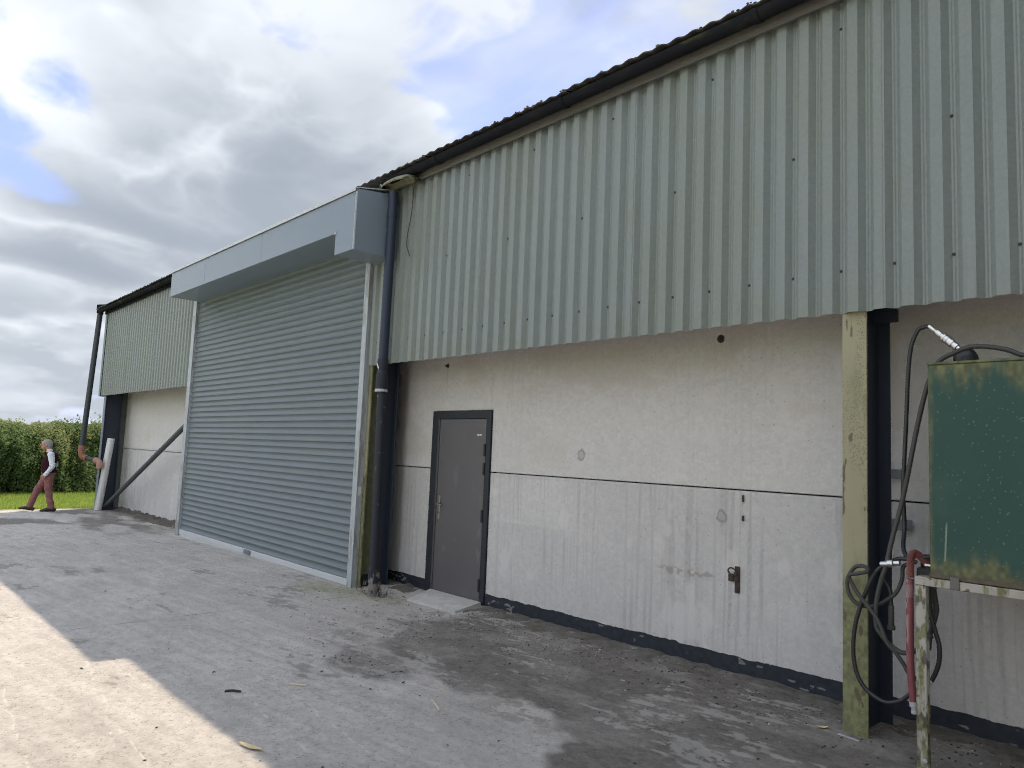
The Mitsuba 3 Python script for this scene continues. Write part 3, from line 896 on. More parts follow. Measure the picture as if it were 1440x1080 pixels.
# broken downpipe that hangs from the far corner
hk = f'{B}__hanging_downpipe'
put(hk, pipe((-19.47, 4.42, 4.60), (-18.985, 4.20, 1.42), 0.060), 'm_farpipe', 40, label='long black downpipe hanging loose at the far corner')
el = spline([(-18.99, 4.202, 1.45), (-18.975, 4.197, 1.29), (-18.955, 4.215, 1.215), (-18.90, 4.262, 1.178), (-18.86, 4.296, 1.168)], 5)
put(hk + '__elbow', tube(el, [0.070] * 4 + [0.064] * (len(el) - 8) + [0.070] * 4, 16), 'm_terracotta', 40)
put(hk + '__short_pipe', tube([(-18.88, 4.28, 1.173), (-18.66, 4.455, 1.125)], 0.050, 16), 'm_shortpipe', 40)
el = spline([(-18.70, 4.425, 1.135), (-18.635, 4.475, 1.118), (-18.60, 4.50, 1.08), (-18.59, 4.505, 0.955)], 5)
put(hk + '__elbow', tube(el, [0.068] * 5 + [0.062] * (len(el) - 10) + [0.072] * 5, 16), 'm_terracotta_pale', 40)

# roller shutter
S = f'{B}__roller_shutter'
SX0, SX1, SY = -13.22, -7.50, 4.535
put(S, cat(box(SX0, SX1, SY + 0.035, SY + 0.04, 0.0, 4.2), trimesh.creation.cylinder(0.17, SX1 - SX0, transform=trimesh.transformations.translation_matrix([(SX0 + SX1) / 2, 4.33, 4.36]) @ trimesh.transformations.rotation_matrix(math.pi / 2, [0, 1, 0]))), 'm_dark', label='grey steel roller shutter door, closed')


def slat_mesh(h=0.0875, seed=0):
    # a scooped slat: its lower lip stands proud, its hollow faces up at the bottom and down at the top
    yz = [(0.016, -0.004), (-0.004, -0.004), (-0.0095, -0.001), (-0.0105, 0.003)]
    for a in np.linspace(0.08, 1, 10):
        yz.append((-0.0105 + 0.023 * math.sin(math.pi * 0.5 * min(1, a / 0.62)) - 0.012 * max(0, (a - 0.62) / 0.38) ** 1.6, 0.003 + a * (h - 0.003)))
    yz += [(0.016, h)]
    yz = np.array(yz)
    n = len(yz)
    xs_ = np.linspace(SX0, SX1, 60)
    # long slats are never quite true: a slow bow and a few small knocks
    bow = 0.006 * (meshkit.fbm(np.stack([xs_ * 0.8, 0 * xs_ + seed * 3.7, 0 * xs_], -1), 3, 6) - 0.5) - 0.004 * np.clip(meshkit.noise(np.stack([xs_ * 3.1, 0 * xs_ + seed * 9.1, 0 * xs_], -1), 4) - 0.78, 0, 1) * -4
    v = np.vstack([np.column_stack([np.full(n, a), yz[:, 0] + d_, yz[:, 1]]) for a, d_ in zip(xs_, bow)])
    f = []
    for k in range(len(xs_) - 1):
        for i in range(n - 1):
            p, q = k * n + i, (k + 1) * n + i
            f += [[p, q, q + 1], [p, q + 1, p + 1]]
    return trimesh.Trimesh(v, np.array(f), process=False)


SLATS = [mikit.ply(slat_mesh(seed=q), 'm_slat', smooth=35) for q in range(5)]
z_ = 0.155
while z_ < 4.15:
    put(S + '__slat', SLATS[int(rng.integers(5))], None, M=T().translate([0, SY + rng.uniform(-0.002, 0.002), z_ + rng.uniform(-0.001, 0.001)]))
    z_ += 0.0875
put(S + '__bottom_rail', cat(box(SX0, SX1, SY - 0.018, SY + 0.02, 0.075, 0.150, 0.004), box(SX0, SX1, SY - 0.006, SY + 0.014, 0.03, 0.076)), 'm_alu')
put(S + '__lock', cat(box(-10.44, -10.25, SY - 0.045, SY - 0.018, 0.085, 0.145, 0.004), lathe([(0.016, 0), (0.016, 0.006), (0, 0.007)], (-10.345, SY - 0.045, 0.115), (0, -1, 0), 12)), 'm_bracket')
for a, b in ((-7.555, -7.455), (-13.34, -13.19)):
    put(S + '__guide', cat(box(a, b, 4.495, 4.505, 0.0, 4.16, 0.002), box(b - 0.008, b, 4.5055, 4.573, 0.0, 4.16), box(a, a + 0.008, 4.5055, 4.573, 0.0, 4.16)), 'm_guide')
put(S + '__guide_sticker', box(-7.4545, -7.4535, 4.515, 4.555, 1.12, 1.22), 'm_white')
HX0, HX1, HY = -13.06, -7.015, 4.0
hood = [box(HX0, -7.425, HY + 0.0, 4.56, 4.095, 4.523, 0.004)]
hood.append(prism_x([(HY - 0.002, 3.842), (4.56, 3.842), (4.56, 4.60), (HY - 0.002, 4.530)], -7.425, HX1))
hk2 = put(S + '__hood', cat(hood), 'm_hood', label='pale grey metal hood box over the shutter')
top = prism_x([(HY - 0.020, 4.503), (HY - 0.014, 4.503), (HY - 0.014, 4.533), (4.57, 4.66), (4.57, 4.666), (HY - 0.020, 4.541)], HX0 - 0.01, HX1 + 0.006)
put(hk2 + '__flashing', top, 'm_alu')
put(hk2 + '__corner_trim', cat(box(HX1 - 0.004, HX1 + 0.004, HY - 0.006, HY + 0.012, 3.842, 4.50), box(-7.44, -7.41, HY - 0.012, HY - 0.0025, 4.085, 4.105)), 'm_alu')
put(hk2 + '__rivet', cat([lathe([(0.009, 0), (0.006, 0.005), (0, 0.006)], (xx, HY - 0.002, zz), (0, -1, 0), 8) for xx, zz in ((-7.39, 4.12), (-7.05, 3.87), (-7.05, 4.47), (-9.4, 4.49), (-11.4, 4.49))]), 'm_bracket', kind='stuff')
put(hk2 + '__seam', cat([box(xx - 0.0015, xx + 0.0015, HY - 0.0015, HY + 0.002, 4.10, 4.51) for xx in (-9.45, -11.5)]), 'm_bracket')

# side door
Dk = f'{B}__side_door'
fw = 0.105
leaf = box(D0 + 0.135, D1 - 0.075, PY - 0.012, PY + 0.03, 0.10, 2.035, 0.003)
put(Dk, leaf, 'm_door', label='plain grey-brown steel side door with lever handle')
put(Dk + '__surround', cat(box(D0, D0 + fw, PY - 0.022, PY + 0.12, 0.0, DT), box(D1 - 0.075, D1, PY - 0.022, PY + 0.12, 0.0, DT), box(D0 + fw, D1 - 0.075, PY - 0.022, PY + 0.12, DT - 0.09, DT)), 'm_frame', label='black door surround')
put(Dk + '__frame', cat(box(D0 + fw + 0.001, D0 + 0.126, PY - 0.016, PY + 0.05, 0.02, 2.039), box(D0 + fw + 0.0015, D0 + 0.114, PY - 0.020, PY - 0.016, 0.02, 2.038)), 'm_door')
put(Dk + '__threshold', box(D0 + fw, D1 - 0.075, PY - 0.02, PY + 0.1, 0.0, 0.095), 'm_darkiron')
hx = D0 + 0.185
hd = cat(box(hx - 0.022, hx + 0.022, PY - 0.022, PY - 0.012, 0.89, 1.17, 0.006))
hk3 = put(Dk + '__handle', hd, 'm_handle', label='steel lever handle on its long backplate')
put(hk3.replace(Dk, Dk) if False else Dk + '__lever', cat(lathe([(0.014, 0), (0.014, 0.02), (0.009, 0.022), (0.009, 0.05)], (hx, PY - 0.022, 1.075), (0, -1, 0), 12), tube(spline([(hx, PY - 0.068, 1.075), (hx + 0.05, PY - 0.072, 1.072), (hx + 0.115, PY - 0.066, 1.068)], 4), 0.010, 10)), 'm_handle', 40)
put(Dk + '__keyhole', lathe([(0.011, 0), (0.011, 0.004), (0, 0.0045)], (hx, PY - 0.022, 0.975), (0, -1, 0), 12), 'm_darkiron')
for zh in (1.70, 1.50, 1.0, 0.28):
    put(Dk + '__hinge', trimesh.creation.cylinder(0.013, 0.13, transform=trimesh.transformations.translation_matrix([D1 - 0.082, PY - 0.026, zh])), 'm_darkiron', 40)
put(Dk + '__label_plate', box(-6.105, -6.025, PY - 0.0145, PY - 0.0115, 1.855, 1.868), 'm_white')
put('door_step', cat(prism_y(Polygon([(0, 0), (1, 0), (1, 1), (0, 1)]), 0, 1)) if False else trimesh.convex.convex_hull(np.array([(-6.50, 4.62, 0.10), (-5.74, 4.65, 0.105), (-5.90, 5.12, 0.118), (-6.78, 5.12, 0.115), (-6.53, 4.60, 0.05), (-5.71, 4.63, 0.05), (-5.88, 5.12, 0.05), (-6.8, 5.12, 0.05)])), 'm_slab', label='pale concrete step in front of the side door', cat_='step')

# old fixings left in the wall
def bolt(x, z, r=0.012, key='rusty_bolt'):
    return put(f'{B}__{key}', cat(lathe([(r * 2.2, 0), (r * 2.0, 0.004), (r, 0.005), (r, 0.022), (0, 0.023)], (x, PY, z), (0, -1, 0), 8), tube([(x, PY - 0.02, z), (x + 0.01, PY - 0.05, z - 0.004)], 0.006, 6)), 'm_rust')


bolt(-6.70, 2.655)
bolt(-3.14, 2.66, 0.016)
put(f'{B}__anchor_hole', lathe([(0.034, 0), (0.031, 0.003), (0.02, 0.002), (0.0, 0.0025)], (-3.11, PY, 1.25), (0, -1, 0), 14), 'm_panel')
put(f'{B}__anchor_hole', lathe([(0.040, 0), (0.036, 0.003), (0.024, 0.002), (0.012, 0.0025), (0, 0.004)], (-4.59, PY, 1.69), (0, -1, 0), 14), 'm_panel')
hs = cat(box(-2.985, -2.945, PY - 0.012, PY - 0.001, 0.69, 0.89, 0.003), box(-2.975, -2.955, PY - 0.045, PY - 0.012, 0.83, 0.85), box(-3.03, -2.985, PY - 0.035, PY - 0.008, 0.775, 0.83, 0.006),
         lathe([(0.02, 0), (0.02, 0.018), (0, 0.02)], (-2.965, PY - 0.012, 0.80), (0, -1, 0), 6), lathe([(0.014, 0), (0.014, 0.014), (0, 0.015)], (-2.965, PY - 0.012, 0.72), (0, -1, 0), 6), tube(spline([(-3.01, PY - 0.03, 0.82), (-3.02, PY - 0.05, 0.86), (-2.99, PY - 0.05, 0.88), (-2.965, PY - 0.03, 0.86)], 5), 0.006, 6))
put(f'{B}__rusty_latch', hs, 'm_rust', label='rusty iron latch bolted to the lower wall panel')
put(f'{B}__iron_stub', box(-2.932, -2.918, PY - 0.012, PY - 0.001, 1.38, 1.43), 'm_rust')
put(f'{B}__iron_stub', box(-2.932, -2.916, PY - 0.012, PY - 0.001, 1.235, 1.275), 'm_rust')

# added unseen wing to the right of the camera: it keeps the open sky off everything that faces that way
W = root('side_wing', 'added unseen clad wing that blocks sky light from the right', 'shed')
wx = 3.9
put(W + '__wall', box(wx, wx + 0.14, -11.0, 4.40, -0.3, 2.7), 'm_panel')
wp = np.array(profile(6, False))
wm = cat([sweep_z(np.column_stack([wp[:, 1], wp[:, 0] + PITCH * 6 * i]), 2.6, 7.5) for i in range(16)])
wm.apply_translation([wx - 0.02, -11.0, 0])
put(W + '__cladding', wm, 'm_clad')
put(W + '__core', box(wx + 0.15, wx + 8.0, -11.0, 4.40, 2.7, 7.45), 'm_dark')
put(W + '__gutter', tube([(wx - 0.08, -11.1, 7.52), (wx - 0.08, 4.3, 7.52)], 0.06, 10), 'm_gutter', 40)

# ------------------------------------------------------------------ fuel tank, its stand, hoses
TX0, TX1, TY0, TY1 = -1.362, 0.55, 4.30, 4.98
TZ0, TZ1 = 1.118, 2.255
tk = root('fuel_tank', 'dark green steel fuel tank with algae along its edges, on a metal stand', 'tank')
put(tk + '__body', cat(box(TX0, TX1, TY0, TY1, TZ0, TZ1 - 0.012, 0.006), box(TX0 - 0.004, TX1 + 0.004, TY0 - 0.004, TY1, TZ1 - 0.014, TZ1, 0.003), box(TX0 - 0.002, TX1, TY0 - 0.006, TY0 + 0.01, TZ0, TZ0 + 0.022, 0.002)), 'm_tank')
put(tk + '__valve', cat(tube([(-1.362, 4.42, 1.17), (-1.44, 4.42, 1.17)], 0.022, 12), tube([(-1.40, 4.42, 1.13), (-1.40, 4.42, 1.22)], 0.03, 10), tube([(-1.42, 4.37, 1.205), (-1.36, 4.37, 1.222)], 0.008, 8), box(-1.46, -1.38, 4.39, 4.45, 1.06, 1.15, 0.01)), 'm_darkiron', 40)
put(tk + '__tap_handle', box(-1.405, -1.35, 4.345, 4.362, 1.165, 1.178, 0.003), 'm_chrome')
st = root('tank_stand', 'weathered angle-iron stand with algae under the green fuel tank', 'stand')
def leg(x, y):
    return box(x, x + 0.052, y, y + 0.05, zg(x) - 0.05, 1.068, 0.003)
put(st + '__leg', leg(-1.432, 4.29), 'm_stand')
put(st + '__leg', leg(0.55, 4.29), 'm_stand')
put(st + '__leg', leg(0.55, 4.95), 'm_stand')
put(st + '__front_rail', box(-1.432, 0.602, 4.286, 4.336, 1.070, 1.113, 0.003), 'm_stand')
put(st + '__side_rail', box(-1.432, -1.382, 4.337, PY, 1.070, 1.113, 0.003), 'm_stand')
put(st + '__side_rail', box(0.552, 0.602, 4.337, PY, 1.070, 1.113, 0.003), 'm_stand')
put(st + '__rear_rail', box(-1.381, 0.551, 4.95, 5.0, 1.070, 1.113, 0.003), 'm_stand')
put(st + '__clip', cat(box(-1.262, -1.220, 4.279, 4.2855, 1.072, 1.130, 0.002), box(-1.262, -1.220, 4.279, 4.298, 1.128, 1.132)), 'm_strip')
put(st + '__bolt', lathe([(0.012, 0), (0.012, 0.012), (0, 0.014)], (-1.39, 4.286, 0.185), (0, -1, 0), 6), 'm_galv')
HR = 0.0125
h = root('delivery_hose', 'black rubber hose arching over the tank with a bright metal nozzle fitting', 'hose')
A = [(-1.50, 4.44, 1.15), (-1.560, 4.50, 1.23), (-1.588, 4.6, 1.348), (-1.594, 4.6, 1.552), (-1.584, 4.6, 1.759), (-1.571, 4.6, 2.009), (-1.561, 4.6, 2.218), (-1.544, 4.6, 2.386), (-1.508, 4.6, 2.484), (-1.473, 4.6, 2.506), (-1.443, 4.6, 2.507)]
put(h + '__tube', tube(spline(A, 8), HR * 0.95, 10), 'm_rubber', 40)
nz0, nz1 = np.array([-1.446, 4.6, 2.509]), np.array([-1.285, 4.6, 2.357])
ax = nz1 - nz0
L = np.linalg.norm(ax)
put(h + '__nozzle', lathe([(0.013, 0), (0.013, 0.040), (0.009, 0.044), (0.009, 0.052), (0.019, 0.056), (0.019, 0.085), (0.015, 0.088), (0.015, 0.098), (0.027, 0.102), (0.027, 0.112), (0.021, 0.114), (0.021, 0.120), (0.027, 0.123), (0.027, 0.132), (0.023, 0.135), (0.023, 0.152), (0.026, 0.154), (0.026, 0.166), (0.019, 0.170), (0.019, 0.182), (0.022, 0.184), (0.022, 0.196), (0.014, 0.2), (0.014, L)], nz0, ax, 16), 'm_chrome', 30)
put(tk + '__rubber_cap', lathe([(0.001, 0.0), (0.024, 0.003), (0.044, 0.014), (0.056, 0.032), (0.061, 0.055), (0.061, 0.115)], (-1.275, 4.6, 2.362), (0.25, 0, -1), 22), 'm_rubber', 40)

h = root('looped_hose', 'long dark hose running over the tank top and coiled in loops beside it', 'hose')
h1 = [(-0.70, 4.52, 2.262), (-0.85, 4.49, 2.258), (-0.957, 4.46, 2.285), (-1.019, 4.46, 2.316), (-1.082, 4.46, 2.336), (-1.154, 4.46, 2.349), (-1.215, 4.46, 2.346), (-1.284, 4.46, 2.32), (-1.351, 4.45, 2.277), (-1.400, 4.45, 2.176), (-1.429, 4.45, 2.077), (-1.468, 4.46, 1.918), (-1.507, 4.46, 1.717), (-1.538, 4.46, 1.556), (-1.565, 4.46, 1.435), (-1.6, 4.45, 1.292),
      (-1.63, 4.43, 1.126), (-1.656, 4.43, 1.045), (-1.676, 4.43, 0.955), (-1.687, 4.43, 0.871), (-1.683, 4.43, 0.788), (-1.665, 4.43, 0.755), (-1.62, 4.43, 0.707), (-1.561, 4.43, 0.673), (-1.513, 4.44, 0.676), (-1.466, 4.46, 0.709), (-1.42, 4.5, 0.78)]
put(h + '__tube', tube(spline(h1, 7), HR * 1.05, 10), 'm_rubber_dusty', 40)
h = root('coiled_hose', 'black hose hanging in one large loop in front of the cream column', 'hose')
l2 = [(-1.478, 4.46, 1.166), (-1.52, 4.46, 1.178), (-1.574, 4.46, 1.173), (-1.613, 4.46, 1.153), (-1.653, 4.46, 1.127), (-1.693, 4.46, 1.085), (-1.724, 4.46, 1.028), (-1.76, 4.46, 0.939), (-1.787, 4.46, 0.861), (-1.811, 4.46, 0.768), (-1.823, 4.46, 0.661), (-1.819, 4.46, 0.561), (-1.792, 4.46, 0.468), (-1.737, 4.46, 0.407), (-1.652, 4.46, 0.375), (-1.57, 4.46, 0.403), (-1.519, 4.46, 0.452), (-1.447, 4.46, 0.512), (-1.411, 4.46, 0.551), (-1.377, 4.46, 0.64), (-1.371, 4.46, 0.734), (-1.392, 4.46, 0.822), (-1.414, 4.46, 0.913), (-1.42, 4.46, 1.05)]
put(h + '__tube', tube(spline(l2, 7), HR * 0.95, 10), 'm_rubber', 40)
put(h + '__coupling', cat(lathe([(0.013, 0), (0.017, 0.01), (0.017, 0.04), (0.021, 0.043), (0.021, 0.07), (0.015, 0.075), (0.015, 0.105)], (-1.655, 4.42, 1.136), (0.1, 0, 0.02), 12)), 'm_chrome', 30)
h = root('small_hose', 'thin black hose tied in a small loop at the column edge', 'hose')
l3 = [(-1.50, 4.47, 1.15), (-1.554, 4.48, 1.134), (-1.562, 4.48, 1.061), (-1.592, 4.48, 0.985), (-1.641, 4.48, 0.936), (-1.692, 4.48, 0.897), (-1.743, 4.48, 0.88), (-1.795, 4.48, 0.879), (-1.831, 4.48, 0.899), (-1.858, 4.48, 0.942), (-1.866, 4.48, 0.999), (-1.852, 4.48, 1.047), (-1.82, 4.48, 1.092), (-1.778, 4.48, 1.105), (-1.747, 4.46, 1.099), (-1.727, 4.42, 1.085), (-1.774, 4.40, 1.068), (-1.820, 4.40, 1.052), (-1.815, 4.41, 1.016), (-1.774, 4.41, 0.95), (-1.713, 4.41, 0.883), (-1.663, 4.41, 0.815), (-1.617, 4.41, 0.709), (-1.581, 4.42, 0.67), (-1.543, 4.43, 0.614), (-1.511, 4.43, 0.565), (-1.465, 4.44, 0.539)]
put(h + '__tube', tube(spline(l3, 6), HR * 0.9, 9), 'm_rubber_dusty', 40)
h = root('short_hose', 'short black hose end with a worn grey sleeve hanging behind the loops', 'hose')
put(h + '__tube', tube(spline([(-1.68, 4.5, 1.07), (-1.658, 4.5, 1.035), (-1.633, 4.5, 0.987), (-1.629, 4.5, 0.916), (-1.63, 4.5, 0.80)], 6), 0.011, 9), 'm_rubber', 40)
put(h + '__sleeve', lathe([(0.013, 0), (0.016, 0.005), (0.016, 0.11), (0.022, 0.115), (0.022, 0.135)], (-1.629, 4.5, 0.905), (0, 0, -1), 12), 'm_rubber_dusty', 40)
h = root('hanging_hose', 'black hose hanging under the tank just right of the stand leg', 'hose')
put(h + '__tube', tube(spline([(-1.40, 4.5, 1.06), (-1.409, 4.5, 1.023), (-1.398, 4.5, 0.926), (-1.411, 4.5, 0.855), (-1.43, 4.5, 0.793), (-1.44, 4.5, 0.70)], 6), 0.016, 10), 'm_rubber_dusty', 40)
put(h + '__end_cap', lathe([(0.011, 0), (0.011, 0.02), (0, 0.022)], (-1.41, 4.44, 0.545), (0.2, -1, -.3), 10), 'm_galv')
h = root('red_hose', 'thick red hose hanging straight down beside the stand leg', 'hose')
rd = spline([(-1.40, 4.40, 1.17), (-1.430, 4.375, 1.208), (-1.455, 4.365, 1.226), (-1.472, 4.36, 1.205), (-1.478, 4.36, 1.139), (-1.481, 4.36, 1.025), (-1.482, 4.36, 0.912), (-1.483, 4.36, 0.687), (-1.477, 4.36, 0.541), (-1.468, 4.36, 0.433)], 12)
rr = np.full(len(rd), 0.0215)
rib = rd[:, 2] > 1.09
rd2 = spline(rd[rib], 3)
put(h + '__tube', tube(rd[~rib], 0.0192, 14), 'm_red', 40)
put(h + '__ribbed_top', tube(rd2, 0.0190 + 0.0020 * np.sin(np.arange(len(rd2)) * 2.1), 14), 'm_red', 40)
put(h + '__end_fitting', lathe([(0.0235, 0), (0.0235, 0.025), (0.017, 0.03), (0.017, 0.045), (0.020, 0.048), (0.020, 0.06)], (-1.468, 4.36, 0.445), (0.12, 0, -1), 14), 'm_galv', 30)

# ------------------------------------------------------------------ loose things in the yard
put('metal_tube', pipe((-18.66, 4.57, 0.005), (-18.70, 4.72, 1.64), 0.078, 0.078, 0.004, 24), 'm_galv_bright', 40, label='silver metal duct tube leaning against the end column', cat_='tube')


def leaf_mesh(L, W, curl):
    u = np.linspace(0, 1, 9)
    w = W * np.sin(np.pi * np.clip(u * 0.93 + 0.04, 0, 1)) ** 0.8 * 0.5
    v, f = [], []
    for i, a in enumerate(u):
        for j in (-1, 0, 1):
            v.append((a * L, j * w[i], curl * (a - 0.5) ** 2 * L + 0.25 * abs(j) * w[i] + 0.004))
    for i in range(8):
        for j in (0, 1):
            p = i * 3 + j
            f += [[p, p + 3, p + 4], [p, p + 4, p + 1]]
    m = trimesh.Trimesh(np.array(v), np.array(f), process=False)
    return cat(m, tube([(L, 0, curl * .25 * L + .004), (L * 1.18, 0.004, 0.004)], 0.0012, 5))


def lay(m, x, y, rz):
    m = m.copy()
    m.apply_transform(trimesh.transformations.rotation_matrix(rz, [0, 0, 1]))
    m.apply_translation([x, y, float(yard_z(np.array(x), np.array(y)))])
    return m


put('dry_leaf', lay(leaf_mesh(0.17, 0.038, 0.25), -3.86, 1.72, 0.30), 'm_leaf_dry', label='long pale yellow dead leaf on the concrete at the front', cat_='leaf')
put('dry_leaf', lay(leaf_mesh(0.07, 0.035, 0.5), -2.06, 4.50, 0.8), 'm_leaf_dry', label='small tan dead leaf at the foot of the cream column', cat_='leaf')
put('straw', lay(tube([(0, 0, .006), (0.12, 0.01, .008)], 0.007, 6), -4.62, 2.37, 0.5), 'm_straw', label='short pale straw piece left of the dark patch', cat_='straw')
put('straw', lay(tube([(0, 0, .005), (0.10, 0.02, .006), (0.19, 0.03, .006)], 0.005, 6), -3.82, 2.94, -0.55), 'm_straw', label='thin pale straw lying on the dark dirt patch', cat_='straw')
put('twig', lay(tube([(0, 0, .006), (0.05, 0.006, .01), (0.10, -.004, .006)], 0.008, 6), -4.72, 1.98, 0.9), 'm_crumb', label='short dark twig by the edge of the sunlight', cat_='twig')
put('metal_strip', lay(box(0, 0.13, -0.011, 0.011, 0.002, 0.008, 0.002), -1.93, 4.50, -0.12), 'm_galv', label='little silver metal strip at the foot of the cream column', cat_='metal strip')


def rock(x, y, r, seed):
    m = trimesh.creation.icosphere(2, r)
    m.vertices *= 1 + 0.5 * (meshkit.fbm(m.vertices / r * 1.3 + seed, 3, seed)[:, None] - 0.5)
    m.apply_scale([1.1, 0.9, 0.8])
    m.apply_translation([x, y, zg(x) + r * 0.5])
    return m


put('stone', rock(-7.22, 4.66, 0.075, 3), 'm_stone', 30, label='grey stone at the foot of the old drain pipe', cat_='stone')

# crumbs of dirt, chaff, and the low bank of soil along the wall
def crumbs(n, sampler, rmin, rmax, flat=0.6):
    base = trimesh.creation.icosphere(0, 1.0)
    bv, bf = np.array(base.vertices), np.array(base.faces)
    V, F = [], []
    for i in range(n):
        x, y = sampler()
        r = rmin * (rmax / rmin) ** (rng.uniform() ** 3.0)
        q = bv * (1 + rng.uniform(-0.35, 0.35, (12, 1))) * r * [rng.uniform(.8, 1.8), rng.uniform(.7, 1.2), flat]
        a = rng.uniform(0, 6.3)
        q = q @ np.array([[math.cos(a), math.sin(a), 0], [-math.sin(a), math.cos(a), 0], [0, 0, 1]])
        V.append(q + [x, y, float(yard_z(np.array(x), np.array(y))) + r * flat * 0.5])
        F.append(bf + 12 * i)
    return trimesh.Trimesh(np.vstack(V), np.vstack(F), process=False)


def s_open():
    x = -1.2 - 15 * rng.uniform() ** 1.5
    return x, rng.uniform(1.2, 4.4)


def s_wall():
    x = rng.uniform(-5.8, 0.5)
    return x, min(5.1, PY - 0.03 - abs(rng.normal(0, 0.55)))


def s_heap():
    c = [(-7.2, 4.55, .28, .14), (-6.95, 4.50, .16, .1), (-6.65, 4.45, .3, .14), (-5.9, 4.4, .3, .1), (-5.2, 3.9, .3, .2), (-4.3, 4.5, .5, .18), (-4.8, 3.0, .5, .12), (-6.1, 3.45, .35, .1), (-6.5, 3.9, .4, .12), (-15.5, 4.6, 1.6, .25), (-2.6, 4.8, .6, .15)][rng.integers(11)]
    return rng.normal(c[0], c[2]), min(5.1, rng.normal(c[1], c[3]))


put('dirt_crumbs', cat(crumbs(260, s_open, 0.002, 0.010), crumbs(1900, s_wall, 0.002, 0.009), crumbs(1500, s_heap, 0.002, 0.009)), 'm_crumb', kind='stuff', label='dark crumbs of dirt scattered over the yard', cat_='dirt')
put('pale_chips', cat(crumbs(400, s_wall, 0.002, 0.009), crumbs(260, s_heap, 0.002, 0.009), crumbs(60, s_open, 0.002, 0.007)), 'm_chaff', kind='stuff', label='pale chips of stone and chaff in the dirt along the wall', cat_='grit')


def bank(x0, x1, wid, hgt, seed):
    xs_ = np.arange(x0, x1, 0.03)
    ts = np.linspace(0, 1, 20)
    X, Tt = np.meshgrid(xs_, ts, indexing='ij')
    wv = wid * (0.55 + 0.9 * meshkit.fbm(np.stack([X * 1.7, 0 * X, 0 * X + seed], -1), 3, seed))
    Y = PY + 0.01 - wv * Tt
    nz = meshkit.fbm(np.stack([X * 9, Y * 9, 0 * X + seed], -1), 4, seed + 1)
    H = hgt * (1 - Tt) ** 1.2 * (0.15 + 1.5 * np.clip(nz - 0.28, 0, 1)) + 0.012 * (nz - 0.52) - 0.004
    H -= 0.03 * np.clip((Tt - 0.55) / 0.45, 0, 1)
    Z = yard_z(X, Y) + H
    v = np.column_stack([X.ravel(), Y.ravel(), Z.ravel()])
    m_ = len(ts)
    i, j = np.meshgrid(np.arange(len(xs_) - 1), np.arange(m_ - 1), indexing='ij')
    a = (i * m_ + j).ravel()
    f = np.vstack([np.column_stack([a, a + m_ + 1, a + m_]), np.column_stack([a, a + 1, a + m_ + 1])])
    return trimesh.Trimesh(v, f, process=False)


put('soil_bank', cat(bank(-5.80, 2.5, 0.52, 0.022, 3), bank(-7.75, -6.86, 0.45, 0.035, 9), bank(-19.0, -13.4, 0.55, 0.09, 14)), 'm_soil', True, kind='stuff', label='low ragged bank of soil along the foot of the wall', cat_='soil')

# flakes and dead stems at the foot of the old pipe
lit = []
for _ in range(90):
    L = rng.uniform(0.02, 0.07)
    m = leaf_mesh(L, L * 0.28, rng.uniform(-.6, .8))
    m.apply_transform(trimesh.transformations.euler_matrix(rng.uniform(-.5, .5), rng.uniform(-1.5, .4), rng.uniform(0, 6.3)))
    m.apply_translation([rng.normal(-6.92, 0.10), rng.normal(4.50, 0.07), zg(-7) + abs(rng.normal(0.0, 0.04))])
    lit.append(m)
put('leaf_litter', cat(lit), 'm_soil', kind='stuff', label='dead leaves and flakes heaped round the old pipe foot', cat_='litter')

# ------------------------------------------------------------------ grass verge and hedge
def blades(n, x0, x1, y0, y1, h0, h1):
    x, y = rng.uniform(x0, x1, n), rng.uniform(y0, y1, n)
    a, hh, ln = rng.uniform(0, 6.283, n), rng.uniform(h0, h1, n), rng.uniform(0, 0.06, n)
    b = rng.uniform(0, 6.283, n)
    w = rng.uniform(0.004, 0.008, n)
    base = np.stack([x, y, np.full(n, -0.11)], -1)
    wv = np.stack([np.cos(a) * w, np.sin(a) * w, 0 * a], -1)
    lean = np.stack([np.cos(b) * ln, np.sin(b) * ln, 0 * b], -1)
    mid = base + lean * 0.4 + np.stack([0 * a, 0 * a, hh * 0.6], -1)
    tip = base + lean + np.stack([0 * a, 0 * a, hh], -1)
    v = np.stack([base - wv, base + wv, mid - wv * 0.7, mid + wv * 0.7, tip], 1).reshape(-1, 3)
    k = np.arange(n)[:, None] * 5
    f = np.vstack([k + [0, 1, 3], k + [0, 3, 2], k + [2, 3, 4]])
    return trimesh.Trimesh(v, f, process=False)


for i in range(3):
    put('grass', blades(26000, -25.2, YARD_X0 - 0.02, -2.0, 9.0, 0.07, 0.19 - 0.02 * i), f'm_grass_{i}', kind='stuff', label='bright green sunlit grass between the yard and the hedge' if i == 0 else 'bright green sunlit grass in front of the hedge', cat_='grass')


